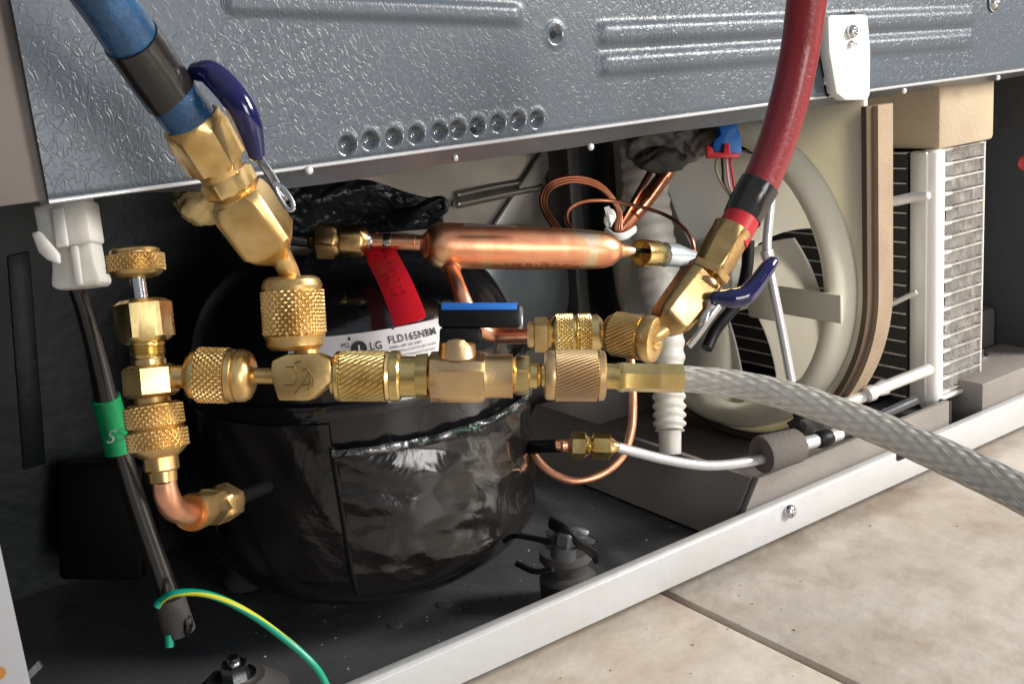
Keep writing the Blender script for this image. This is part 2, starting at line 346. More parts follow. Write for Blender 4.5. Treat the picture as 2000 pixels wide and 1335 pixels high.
NY = Vector((0, -1, 0))

# ================================================================== FLOOR
floor = thing('floor', 'beige marbled ceramic tile floor in front of the appliance', 'floor', (0.4, -0.2, -0.01))
floor['kind'] = 'structure'; del floor['category']
XG = 0.3305
mk('grout_bed', box((-1.2, -1.6, -0.02), (2.2, 0.9, -0.0032)), GROUT, floor, smooth=False)
tx = [(-0.9, -0.2725 + 0.0), (-0.2715 + 0.001, XG - 0.0012), (XG + 0.0012, XG + 0.602), (XG + 0.6044, XG + 1.205)]
tx = [(XG - 1.2052, XG - 0.6048), (XG - 0.6022, XG - 0.0012), (XG + 0.0012, XG + 0.602), (XG + 0.6044, XG + 1.205)]
tx = [(a + .0006, b_ - .0006) for a, b_ in tx]
for i, (x0, x1) in enumerate(tx):
    for j, (y0, y1) in enumerate(((-1.35, -0.782), (-0.78, -0.18 - 0.0), (-0.1776, 0.42))):
        if j == 1: y0, y1 = -0.779, -0.1790 - 0.0
        yy0 = (-1.37, -0.768, -0.166)[j] - 0.0; 
        y0, y1 = (-1.50, -0.902, -0.300)[j], (-0.9044, -0.3024, 0.30)[j]
        mk('tile', box((x0, y0, -0.012), (x1, y1, 0.0), 0.0012), TILE, floor, sharp=80)

# ================================================================== CABINET
cab = thing('refrigerator_cabinet', 'grey embossed steel back of a refrigerator with its open machine compartment', 'refrigerator', (0.34, 0.1, 0.0))
ZB = 0.2315
dimp = [(677, 283), (722, 274), (768, 268), (812, 263), (857, 257), (893, 252), (932, 246), (972, 240), (1011, 235), (1048, 233)]
DP = [on(px, py, 1, 0) for px, py in dimp]
X0, X1, Z1 = 0.0765, 0.66, 0.318
nx, nz = 780, 116
gx = np.linspace(X0, X1, nx + 1); gz = np.linspace(ZB, Z1, nz + 1); GX, GZ = np.meshgrid(gx, gz)
Y = np.zeros_like(GX)
for p in DP:
    r2 = np.sqrt((GX - p.x) ** 2 + (GZ - p.z) ** 2) / 0.0036
    Y += 0.0030 * np.clip(1 - r2 ** 2, 0, None) ** 1.0
    Y -= 0.0004 * np.exp(-((r2 - 1.15) / 0.22) ** 2)
def sm(x, a, b): t = np.clip((x - a) / (b - a), 0, 1); return t * t * (3 - 2 * t)
for zc0, zc1, xa, xb, hw, h in ((0.2695, 0.264, 0.302, 0.569, 0.0062, 0.0020), (0.2570, 0.252, 0.302, 0.569, 0.0062, 0.0020), (0.2885, 0.279, 0.143, 0.262, 0.0052, 0.0016)):
    zc = zc0 + (zc1 - zc0) * (GX - xa) / (xb - xa); q = np.abs(GZ - zc) / hw
    Y -= h * (1 - sm(q, 0.25, 1.0)) * sm(GX, xa - .003, xa + .003) * (1 - sm(GX, xb - .003, xb + .003))
hx = on(1083, 68, 1, 0)
r2 = np.sqrt((GX - hx.x) ** 2 + (GZ - hx.z) ** 2); Y += 0.0022 * np.exp(-(r2 / 0.0022) ** 2) - 0.0007 * np.exp(-((r2 - 0.0042) / 0.001) ** 2)
Y += 0.0005 * np.sin(GX * 23 + 1) * np.cos(GZ * 31)
Y[:, :] += 0.0012 * (1 - sm(GZ, ZB, ZB + 0.0022)) * 1.0
V = np.stack([GX, Y, GZ], -1).reshape(-1, 3)
F = [[j * (nx + 1) + i, j * (nx + 1) + i + 1, (j + 1) * (nx + 1) + i + 1, (j + 1) * (nx + 1) + i] for j in range(nz) for i in range(nx)]
pan_ = mk('back_panel', (V, F), [PANEL, mat('pressed_paint', (0.13, 0.15, 0.17), 0.16, 0.5, coat=0.5)], cab, sharp=60)
pmi = np.zeros(nx * nz, dtype=np.int32); cxg = (gx[:-1] + gx[1:]) / 2; czg = (gz[:-1] + gz[1:]) / 2; CXG, CZG = np.meshgrid(cxg, czg)
for p in DP + [hx]: pmi[(np.hypot(CXG - p.x, CZG - p.z) < 0.0041).ravel()] = 1
pan_.data.polygons.foreach_set('material_index', pmi)
mk('upper_panel', box((X0, 0.0002, Z1), (X1, 0.0012, 0.9)), PANEL, cab, smooth=False)
# folded lower lip
def lipf(u, v):
    x = X0 + (X1 - X0) * u; w_ = 0.0008 + 0.0072 * sm(np.array(x), 0.09, 0.16) * (1 - 0.45 * sm(np.array(x), 0.42, 0.5)); w_ = float(w_)
    return Vector((x, 0.0014 + 0.010 * v, ZB - 0.0001 - w_ * 0.92 * v + 0.0004 * math.sin(x * 60) * v))
mk('folded_lip', shell_grid(lipf, 90, 3, lambda u, v: Vector((0, 0.001, 0.0002)), 0.8), LIP, cab)
mk('edge_highlight', tube([Vector((X0 + (X1 - X0) * i / 20, 0.0009, ZB + .0001)) for i in range(21)], 0.0008, 10, 2), SILV, cab)  # thin roll in pale silver paints a highlight along the panel edge
mk('corner_post', box((0.02, 0.0022, ZB + .0004), (0.0790, 0.006, 0.9), 0.0008), POST, cab)
mk('side_flange', box((0.022, 0.0, 0.0), (0.0425, 0.0025, 0.150), 0.0008), mat('flange_grey', (0.30, 0.31, 0.33), 0.5, 0.1), cab)
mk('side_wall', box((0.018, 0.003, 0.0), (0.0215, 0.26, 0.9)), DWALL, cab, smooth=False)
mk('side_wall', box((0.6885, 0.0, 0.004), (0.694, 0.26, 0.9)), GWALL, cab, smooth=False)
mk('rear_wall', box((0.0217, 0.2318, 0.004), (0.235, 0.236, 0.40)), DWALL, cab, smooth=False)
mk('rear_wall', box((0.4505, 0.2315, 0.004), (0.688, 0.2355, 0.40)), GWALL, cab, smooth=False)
mk('rear_sheet', grid(lambda u, v: Vector((0.234 + 0.216 * u, 0.2318 + 0.0012 * math.sin(u * 9 + v * 4), 0.006 + 0.30 * v)), 60, 20), GALV, cab)
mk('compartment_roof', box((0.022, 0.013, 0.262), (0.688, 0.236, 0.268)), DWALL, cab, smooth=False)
# embossed frame left, slot, and raised bright strips standing for reflections on the galvanised sheet
def rib(pts, r, m_, name='rib', flat=0.5): mk(name, tube([on(px, py, 1, Y_) for px, py, Y_ in pts], r, 10, 4, flat=1), m_, cab)
a0 = [(12, 505, .2318), (55, 492, .2318), (62, 560, .2318), (70, 700, .2318), (85, 900, .2318)]
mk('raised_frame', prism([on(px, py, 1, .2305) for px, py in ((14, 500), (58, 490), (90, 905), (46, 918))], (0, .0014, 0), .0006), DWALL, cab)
mk('reflection_strip', prism([on(1062, 292, 1, .226), on(1098, 292, 1, .226), on(985, 470, 1, .226), on(948, 470, 1, .226)], (0, 0.003, 0), 0.0008), ALU, cab)
mk('reflection_strip', prism([on(1135, 500, 1, .226), on(1147, 500, 1, .226), on(1118, 690, 1, .226), on(1106, 690, 1, .226)], (0, 0.003, 0), 0.0008), GALV, cab)
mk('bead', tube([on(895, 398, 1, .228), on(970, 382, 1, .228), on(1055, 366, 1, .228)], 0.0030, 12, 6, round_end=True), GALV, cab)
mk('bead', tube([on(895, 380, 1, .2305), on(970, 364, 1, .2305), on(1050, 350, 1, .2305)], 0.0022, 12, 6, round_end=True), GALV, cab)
# light blue-grey bulged plate behind the compressor
bc = on(1040, 570, 1, .205)
mk('bulged_plate', lathe(bc + Vector((0.0, .018, 0)), NY, [(0, .043), (.006, .042), (.010, .036), (.012, .022), (.0125, .0005)], 48), mat('plate_paint', (0.20, 0.23, 0.26), 0.35, 0.4, bump=(40, 0.001)), cab)
mk('dark_column', box((0.441, 0.205, 0.010), (0.452, 0.2302, 0.262), 0.003), mat('column_paint', (0.075, 0.072, 0.07), 0.4), cab)
# tray and rail
tray_fn = lambda u, v: Vector((0.022 + 0.666 * u, 0.003 + 0.229 * v, 0.0100 + 0.0028 * math.exp(-((0.022 + 0.666 * u - 0.315 - .05 * v) / 0.007) ** 2) + 0.003 * math.exp(-(((u * .666 - .15) / .05) ** 2 + ((v * .229 - .025) / .018) ** 2))))
mk('base_tray', grid(tray_fn, 240, 50), TRAY, cab)
railp = [Vector((0.0430, 0, 0.0085)), Vector((0.0430, 0, 0.0262)), Vector((0.0430, 0.0016, 0.0275)), Vector((0.0430, 0.006, 0.0275)), Vector((0.0430, 0.006, 0.0255)), Vector((0.0430, 0.0025, 0.0255)), Vector((0.0430, 0.0025, 0.0085))]
mk('base_rail', prism(railp, (0.65, 0, 0), 0.0004), RAIL, cab)
rc = on(1540, 997, 1, 0); mk('screw', screw_vf(rc, NY, 0.0038, 0.0034, washer=0), STEEL, cab)
rc = on(1762, 888, 1, 0); mk('slot_hole', prism([rc + Vector((a, -0.0003, b)) for a, b in [(0.0026 * math.cos(t) + (0.003 if math.cos(t) > 0 else -0.003), 0.0026 * math.sin(t)) for t in [2 * pi * i / 20 + .01 for i in range(20)]]], (0, 0.0002, 0)), HOLE, cab, smooth=False)
mk('hole', lathe(on(1083, 68, 1, 0) + Vector((0, 0.0016, 0)), NY, [(0, .0019), (.0006, .0019)], 20), HOLE, cab)
mk('hole', lathe(on(925, 255, 1, 0) + Vector((0, 0.0004, 0)), NY, [(0, .0014), (.0006, .0014)], 20), HOLE, cab)
mk('screw', screw_vf(on(1940, 5, 1, -0.0006), NY, 0.0036, 0.003, washer=.005), STEEL, cab)
mk('screw', screw_vf(on(1612, 158, 1, 0), NY, 0.0028, 0.0026), STEEL, cab)
for px, py in ((603, 333), (1153, 287), (1765, 178), (1948, 152), (888, 308)):
    mk('rivet', lathe(on(px, py, 1, -0.0002), NY, [(0, .0015), (.0008, .0014), (.0013, .0009), (.0015, .0002)], 16), ALU if px != 888 else STEEL, cab)
mk('hole', lathe(on(-3, 1314, 1, -0.0002), NY, [(0, .0022), (.0003, .0022)], 20), mat('orange_hole', (0.35, 0.14, 0.03), 0.6), cab)
# oval emboss marks / drops on the tray
for px, py, r in ((772, 1218, .0036), (868, 1178, .0040), (985, 1165, .0022), (1405 - 50, 1050, .001)):
    p = on(px, py, 2, 0.0104); mk('tray_plug', lathe(p, (0, 0, 1), [(-.004, r), (.0000, r), (.0003, r * .8), (.0003, .0002)], 24), TRAY, cab)

# ================================================================== COMPRESSOR
XC, YC = 0.228, 0.112
comp = thing('compressor', 'glossy black domed compressor with a white model label and dark film wrap', 'compressor', (XC, YC, 0.0102))
prof = [(0.028, .002), (0.0282, .058), (0.031, .068), (0.038, .0755), (0.051, .0790), (0.072, .0798), (0.100, .080), (0.1225, .080), (0.1232, .083), (0.1262, .0838), (0.1290, .083), (0.1298, .0795),
        (0.140, .0785), (0.152, .075), (0.163, .069), (0.173, .059), (0.181, .046), (0.186, .030), (0.188, .014), (0.1885, .0005)]
def finep(prof, k=4):
    q = catmull([Vector((s, r, 0)) for s, r in prof], k); return [(p.x, max(p.y, .0003)) for p in q]
def rad(z):
    return float(np.interp(z, [p[0] for p in prof], [p[1] for p in prof]))
low = finep(prof[:8]); mid = prof[7:12]; up = finep(prof[11:])
mk('lower_shell', lathe((XC, YC, 0), (0, 0, 1), low, 96, cap=False), SHELL, comp, sharp=50)
mk('seam_flange', lathe((XC, YC, 0), (0, 0, 1), mid, 96, cap=False), SHELL, comp, sharp=50)
mk('upper_shell', lathe((XC, YC, 0), (0, 0, 1), up, 96, cap=False), SHELL, comp, sharp=50)
for a in (45, 135):
    t = math.radians(a + 10); p = Vector((XC + .072 * math.cos(t), YC + .072 * math.sin(t), 0.0125))
    mk('rubber_foot', lathe(p, (0, 0, 1), [(0, .011), (.004, .012), (.008, .009), (.012, .009), (.016, .012), (.020, .011), (.020, .004)], 24), RUB, comp)
    mk('mounting_bolt', lathe(p + Vector((0, 0, .020)), (0, 0, 1), [(0, .007), (.001, .007), (.001, .0045, 'h', .005), (.005, .0045, 'h', .005), (.0055, .004)], 24), STEEL, comp)
def oncyl(px, py, r):
    q = ray(px, py); o = CAM - Vector((XC, YC, 0)); a = q.x ** 2 + q.y ** 2; b_ = 2 * (o.x * q.x + o.y * q.y); c_ = o.x ** 2 + o.y ** 2 - r * r
    dd = b_ * b_ - 4 * a * c_
    t = (-b_ - math.sqrt(max(dd, 0))) / (2 * a); p = CAM + q * t; return math.atan2(p.y - YC, p.x - XC), p.z
def cyl(th, z, r): return Vector((XC + r * math.cos(th), YC + r * math.sin(th), z))
# film wrap
tA, zA = oncyl(650, 885, .084); tB, zB = oncyl(1003, 800, .084); tC, zC = oncyl(672, 1160, .080)
tB = max(tB, 0.05)
def filmf(u, v):
    th = tA + (tB - tA) * u + 0.02 * (1 - v) * (1 - u); ztop = zA + (zB - zA) * u; z_ = zC - 0.0015 + (ztop - zC + .0015) * v
    bul = .004 * math.sin(pi * min(1, u * 1.3 + .05)) * math.sin(pi * v) ** .5
    r = max(rad(z_) + .0012, 0.0) + bul + 0.0008 * math.sin(u * 17 + v * 9) * math.sin(v * 13 + u * 5) - 0.0024 * abs(noise.noise(Vector((u * 4.5 + v * 1.3, v * 3.0 - u, 2.0)))) - 0.0009 * abs(noise.noise(Vector((u * 13, v * 6 + u * 3, 7.0)))) + .0009
    return cyl(th, z_, r)
mk('film_wrap', shell_grid(filmf, 130, 80, lambda u, v: (cyl(tA + (tB - tA) * u, 0, 1) - Vector((XC, YC, 0))), 0.0008), FILM, comp, sharp=60)
def foilf(u, v):
    th = tA + (tB - tA) * u; z_ = zA - .002 + (zB - zA) * u + (.0038 + .006 * max(0, u - .75)) * v; k = math.sin(u * 60) * math.sin(u * 23 + v * 5)
    return cyl(th, z_ + .0006 * k, 0.0846 + .0014 * math.sin(pi * v) + .0007 * k)
mk('foil_edge', shell_grid(foilf, 160, 6, lambda u, v: cyl(tA, 0, 1) - Vector((XC, YC, 0)), 0.0004), FOILE, comp, sharp=60)
mk('film_seam', tube([cyl(tA + .02 * (1 - v) - .010, zC + .002 + (zA - zC) * v, rad(zC + .002 + (zA - zC) * v) + .0016) for v in [i / 14 for i in range(15)]], .0019, 10, 3, flat=.6), HOLE, comp)
mk('film_wrap', shell_grid(lambda u, v: cyl(tA - .75 + .74 * u, zC + .006 + (zA + .006 - zC) * v, rad(zC + .006 + (zA + .006 - zC) * v) + .0009 + .0007 * math.sin(u * 11 + v * 3) * math.sin(v * 9 + u * 7)), 50, 30, lambda u, v: cyl(tA - .75 + .74 * u, 0, 1) - Vector((XC, YC, 0)), .0005), FILM, comp, sharp=60)
# model label, wrapped on the upper shell
tl, zl = oncyl(560, 705, .0785); tr, zr = oncyl(880, 622, .0785)
ZT, ZH = (zl + zr) / 2 + .0042, 0.0195
RL = 0.0792
def labf(u, v): z_ = ZT - ZH + ZH * v; return cyl(tl + (tr + .12 - tl) * u, z_, rad(z_) + .0006)
lab = mk('model_label', shell_grid(labf, 50, 10, lambda u, v: (cyl(tl + (tr + .12 - tl) * u, 0, 1) - Vector((XC, YC, 0))), 0.0003), LABEL, comp)
def wraptext(s, px, py, hpx, name='lettering', bold=0.0, m_=INK, stretch=1.0, par=None):
    th, z_ = oncyl(px, py, RL); sz = hpx / FP * 0.455 / 0.72
    V, F = text_vf(s, sz, bold * sz * .5, 1.08)
    V2 = [cyl(th + v.x * stretch / RL, z_ + v.y, rad(z_ + v.y) + .0013) for v in V]
    return mk(name, (V2, F), m_, par or lab, smooth=False)
wraptext('LG', 724, 686, 15, bold=.025)
wraptext('FLD165NBM', 762, 673.5, 14, bold=.02, stretch=1.0)
wraptext('R600a LBP 220-240V', 764, 683, 5.2, stretch=1.05)
wraptext('THERMALLY PROTECTED SYSTEM', 772, 690, 4.2)
wraptext('Use by Professional Technicians', 780, 697, 4.2)
wraptext('M2', 666, 683, 9)
for px, py in ((682, 667), (775, 645)):
    th, z_ = oncyl(px, py, RL); 
    mk('notch_mark', grid(lambda u, v: cyl(th + (u - .5) * .014, z_ + .0008 - .0034 * v, rad(z_) + .0012), 4, 4), INK, lab, smooth=False)
th, z_ = oncyl(702, 684, RL)
mk('emblem', ([cyl(th + .0035 * math.cos(a) / RL, z_ + .0035 * math.sin(a) * 1.0, rad(z_) + .0012) for a in [2 * pi * i / 24 for i in range(24)]], [list(range(24))]), INK, lab, smooth=False)
mk('emblem', (lambda: grid(lambda u, v: cyl(th + (-.0003 + .0007 * u) / RL, z_ - .0018 + .0036 * v, rad(z_) + .0014), 2, 2))(), LABEL, lab, smooth=False)
# terminal stub
ps = oncyl(1048, 872, .082)
mk('process_stub', tube([C(1015, 872, .545), C(1058, 872, .520), C(1092, 870, .512)], .0034, 16, 4), BLK, comp)

# relay box at left, with a clip
rel = thing('start_relay_box', 'dim black plastic relay box on the left side of the compressor', 'relay box', C(250, 1100, .56))
mk('housing', box((-.022, -.014, -.03), (.022, .014, .03), .003, (R_, F_, -D_), C(215, 1010, .57)), BLK, rel)

# ================================================================== black film cover over the compressor head
cov = thing('plastic_cover', 'crumpled glossy black plastic cover behind the copper drier', 'plastic cover', C(700, 460, .5))
def covf(u, v):
    x_ = 545 + 320 * u; top = 345 + 22 * u + 6 * math.sin(u * 9) + (40 * max(0, u - .55)); bot = 470 - 25 * u
    y_ = top + (bot - top) * v
    d = .488 + .020 * u + .016 * (v - .5) ** 2 - .006 * math.sin(v * 5 + u * 2) + .010 * noise.noise(Vector((u * 3.2, v * 2.2, 1))) + .0045 * noise.noise(Vector((u * 9 + v * 3, v * 4, 5))) + .0015 * noise.noise(Vector((u * 26, v * 12, 9)))
    return C(x_, y_, d)
mk('film', shell_grid(covf, 120, 50, lambda u, v: F_, .001), mat('cover_film', (0.020, 0.023, 0.028), 0.36, 0.0, bump=(40, 0.0006, 2), coat=.15), cov, sharp=70)
mk('twisted_end', tube([C(800, 415, .485), C(825, 400, .48), C(850, 390, .48), C(866, 392, .48), C(868, 410, .48), C(848, 418, .48), C(835, 408, .48)], .0016, 10, 6), BLK, cov)
mk('twisted_end', tube([C(770, 425, .485), C(815, 412, .478), C(862, 388, .478)], [.004, .0025, .001], 10, 6), BLK, cov)
# ================================================================== yellow foam lump
def blob(c, ax, rx, ry, rz, seed, amp=.25, n_=24):
    r_ = random.Random(seed); ph = [r_.uniform(0, 6) for _ in range(6)]; V = []; F = []
    for j in range(n_ + 1):
        b_ = pi * j / n_
        for i in range(n_ * 2):
            a = pi * i / n_; k = 1 + amp * (math.sin(3 * a + ph[0]) * math.sin(2 * b_ + ph[1]) + .6 * math.sin(5 * a + ph[2] + 3 * b_) * math.sin(b_ * 4 + ph[3]) + .3 * math.sin(11 * a + ph[4]) * math.sin(9 * b_ + ph[5])) * math.sin(b_)
            V.append(Vector(c) + ax[0] * (rx * k * math.sin(b_) * math.cos(a)) + ax[1] * (ry * k * math.sin(b_) * math.sin(a)) + ax[2] * (rz * k * math.cos(b_)))
    m2 = n_ * 2
    for j in range(n_):
        for i in range(m2): F.append([j * m2 + i, j * m2 + (i + 1) % m2, (j + 1) * m2 + (i + 1) % m2, (j + 1) * m2 + i])
    return V, F
AX = (R_, F_, -D_)
mk('foam_lump', blob(C(398, 398, .43), AX, .011, .008, .0085, 3), INSUL, label='yellow foam lump squeezed out behind the blue hose valve', cat='foam')

# ================================================================== FILTER DRIER
DD = .468
dr = thing('filter_drier', 'large shiny copper filter drier cylinder lying across the compressor', 'filter drier', C(1020, 520, DD))
mk('body', nut((828, 478, .458), (1245, 490, .480), [(0, 10), (2, 20), (8, 32), (18, 40), (30, 43.5), (48, 44), (175, 43), (330, 38), (350, 36), (366, 30), (378, 20), (384, 13), (398, 11), (410, 8), (413, 5)], 64), DRIER, dr, sharp=60)
mk('inlet_tube', tube(CL([(715, 470, .457), (790, 473, .457), (835, 476, .458)]), .0033, 20, 3), COP, dr)
mk('inlet_tube', nut((766, 472, .457), (812, 474, .457), [(0, 12), (1, 16), (45, 16), (46, 12)]), COP, dr)
mk('steel_adapter', nut((716, 471, .457), (768, 472, .457), [(0, 20), (6, 20), (14, 14), (28, 12), (36, 17), (48, 17), (50, 10)]), STEEL, dr)
mk('flare_nut', nut((665, 470, .457), (722, 471, .457), [(0, 26), (2, 30), (4, 31, 'h', 33), (42, 31, 'h', 33), (50, 27), (56, 20)], rot=.3), BRD, dr)
mk('union', nut((602, 469, .457), (668, 470, .457), [(0, 14), (6, 18), (12, 20), (16, 28), (19, 32, 'h', 35), (52, 32, 'h', 35), (58, 30), (66, 24)], rot=.1), BRD, dr)
mk('outlet_tube', tube(CL([(876, 500, .464), (883, 528, .456), (897, 565, .448), (912, 600, .446), (935, 640, .45), (975, 655, .452), (1020, 656, .44), (1045, 655, .43)]), .0033, 20, 8), COP, dr)
mk('end_tube', tube(CL([(1240, 489, .480), (1268, 490, .484)]), .0011, 10, 3), BLK, dr)
mk('pipe_stub', tube(CL([(440, 455, .47), (520, 462, .462), (606, 469, .457)]), .0030, 16, 4), STEEL, dr)
BRAZE = mat('braze_stain', (.30, .13, .08), .5, .7, bump=(600, .0003, 4), vary=(200, (.62, .34, .16), .4, .6))
mk('braze_fillet', nut((822, 476, .458), (842, 478, .458), [(0, 17), (4, 20), (8, 25), (11, 27)]), BRAZE, dr)
mk('braze_fillet', tube(CL([(878, 512, .461), (882, 522, .458), (884, 530, .4555)]), [.0050, .0042, .0034], 20, 4), BRAZE, dr)
mk('braze_fillet', nut((1208, 489, .478), (1226, 490, .479), [(0, 16), (6, 15), (12, 12.5), (17, 11.5)]), BRAZE, dr)
mk('ink_stripe', prism([C(px, py, .4420 + (px - 850) * .00006) for px, py in ((905, 437), (1010, 440), (1010, 443), (905, 440.5))], F_ * .004), INK, dr, smooth=False)
# printed marks on the drier
_r = random.Random(4); V = []; F = []; px = 985
while px < 1140:
    if _r.random() < .18: px += 7
    k = len(V); x_, w_, h0, h1 = px, _r.uniform(1.2, 3.2), _r.uniform(-2, 1), _r.uniform(2, 5)
    yb = 515 + (px - 985) * .018
    for (a_, b_) in ((0, h0), (w_, h0 + _r.uniform(-1, 1)), (w_, h0 + h1), (0, h0 + h1 - _r.uniform(0, 1))):
        rr = (yb + b_ - (481 + (px - 1000) * .03)) / 43.0
        V.append(C(x_ + a_, yb + b_, .4665 + (px - 1000) * .00005 - .0102 * math.sqrt(max(0, 1 - min(1, rr) ** 2)) + .0002))
    F.append([k, k + 1, k + 2, k + 3]); px += w_ + 1.8
mk('faded_print', (V, F), INKC, dr, smooth=False)
for xa, xb, yv in ((910, 1015, 442), (1070, 1110, 521)):
    pass
# brass cap and grey tube beside the drier
cap = thing('brass_tube_cap', 'small hollow brass cap on a pale steel tube right of the drier', 'tube fitting', C(1270, 525, .485))
mk('cap', nut((1252, 494, .482), (1302, 497, .496), [(14, 2), (13, 21), (0, 24), (0, 26), (4, 27), (30, 26), (36, 23), (50, 23)]), BRY, cap)
mk('tube', nut((1296, 497, .49), (1362, 502, .50), [(0, 20), (2, 24), (26, 23), (48, 15), (60, 12)]), mat('pale_steel', (.58, .66, .72), .25, .7), cap)

# ================================================================== copper capillaries, suction pipes, tie
cp = thing('capillary_coil', 'thin dark copper capillary coil looping above the drier', 'capillary tube', C(1120, 450, .53))
for k in range(3):
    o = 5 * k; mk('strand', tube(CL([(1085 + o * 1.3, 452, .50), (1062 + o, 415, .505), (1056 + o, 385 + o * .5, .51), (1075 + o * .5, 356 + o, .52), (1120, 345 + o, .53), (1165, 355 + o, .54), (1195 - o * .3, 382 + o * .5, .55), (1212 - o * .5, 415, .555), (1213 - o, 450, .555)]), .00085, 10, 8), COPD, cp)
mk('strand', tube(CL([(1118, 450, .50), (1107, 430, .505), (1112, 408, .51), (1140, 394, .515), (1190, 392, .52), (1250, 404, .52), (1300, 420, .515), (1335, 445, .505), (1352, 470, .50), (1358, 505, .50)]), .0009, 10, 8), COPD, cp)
sp = thing('suction_pipes', 'two copper pipes slanting down from the grey foam wrap', 'copper pipe', C(1250, 450, .56))
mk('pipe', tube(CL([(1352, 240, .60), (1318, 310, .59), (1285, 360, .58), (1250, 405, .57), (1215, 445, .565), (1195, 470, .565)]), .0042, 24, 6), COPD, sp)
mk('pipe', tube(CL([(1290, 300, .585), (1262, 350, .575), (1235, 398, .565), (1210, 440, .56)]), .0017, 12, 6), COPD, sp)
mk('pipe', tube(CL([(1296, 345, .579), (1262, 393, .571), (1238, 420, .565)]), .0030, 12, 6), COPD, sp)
ct = thing('cable_tie', 'white nylon cable tie round the copper pipes', 'cable tie', C(1200, 460, .55))
mk('strap', tube(CL([(1183, 450, .556), (1200, 462, .552), (1222, 460, .553), (1240, 448, .560)]), .0022, 10, 5, flat=.5), WHT, ct)
mk('head', blob(C(1190, 425, .552), AX, .0028, .002, .0046, 8, .3, 10), WHT, ct)
mk('tail', prism(CL([(1180, 405, .55), (1190, 402, .55), (1197, 418, .55), (1184, 420, .55)]), F_ * .001), WHT, ct)

fw = thing('foam_wrap', 'crumpled dark grey foam wrap hanging under the panel edge', 'pipe insulation', C(1300, 340, .58))
mk('wrap', blob(C(1292, 270, .585), AX, .0205, .016, .0165, 11, .2, 48), FOAMD, fw, sharp=80)
mk('fold', blob(C(1358, 265, .58), AX, .0115, .012, .0115, 5, .35, 32), FOAMD, fw, sharp=80)
mk('fold', blob(C(1290, 312, .575), AX, .0135, .010, .0070, 9, .2, 24), RUB, fw)

bcn = thing('blue_connector', 'blue plug with red clip and thin wires beside the red hose', 'connector', C(1420, 305, .56))
bx = C(1420, 262, .565)
mk('plug', prism(CL([(1396, 222, .555), (1446, 222, .555), (1440, 250, .555), (1447, 262, .555), (1450, 302, .555), (1392, 298, .555), (1392, 276, .555), (1408, 262, .555)]), F_ * .012, .0012), BLUEP, bcn)
mk('clip', prism(CL([(1380, 282, .552), (1392, 288, .552), (1393, 297, .552), (1413, 298, .552), (1415, 280, .552), (1425, 280, .552), (1427, 299, .552), (1446, 299, .552), (1443, 308, .552), (1380, 308, .552)]), F_ * .003, .0005), REDP, bcn)
WM = [mat('wire_olive', (.20, .17, .10), .4), BLK, mat('wire_pink', (.55, .22, .25), .4), mat('wire_red', (.35, .02, .03), .4)]
for k, pts in enumerate(([(1402, 305), (1398, 325), (1405, 350), (1425, 380)], [(1410, 305), (1412, 335), (1414, 360), (1428, 385)], [(1418, 305), (1420, 330), (1424, 360), (1432, 380)], [(1426, 305), (1428, 325), (1432, 350), (1436, 375)])):
    mk('wire', tube(CL(pts, .556), .0007, 8, 6), WM[k], bcn)

# ================================================================== corrugated drain hose
V = []
dh = thing('drain_hose', 'translucent white corrugated drain hose hanging before the fan', 'drain hose', C(1310, 900, .60))
ridge = lambda j, i: 1 + (.035 + .09 * max(0, j - 130) / 90) * math.sin(j * 2 * pi / (10))
mk('corrugated_tube', tube(CL([(1255, 285, .63), (1265, 400, .625), (1285, 520, .62), (1300, 640, .612), (1306, 760, .606), (1308, 840, .60)]), [.0130, .0128, .0118, .0100, .0088, .0082], 32, 44, disp=ridge), NYL, dh, sharp=80)
mk('outlet', tube(CL([(1308, 838, .60), (1309, 885, .60)]), [.0064, .0060], 24, 4), NYL, dh)

# ================================================================== FAN
FY, FZ, FX = 0.108, 0.124, 0.484
fan = thing('condenser_fan', 'cream plastic fan in a round shroud edged with brown foam', 'fan', (FX, FY, 0.012))
XA = Vector((-1, 0, 0))
def ringc(prof, N=96): return lathe((FX, FY, FZ), XA, prof, N, cap=False)
mk('shroud_ring', ringc([(0, .0965), (.010, .0955), (.014, .0935), (.0155, .091), (.0155, .088), (.014, .085), (.008, .0825), (-.004, .0805), (-.006, .0795)]), CREAM, fan, sharp=60)
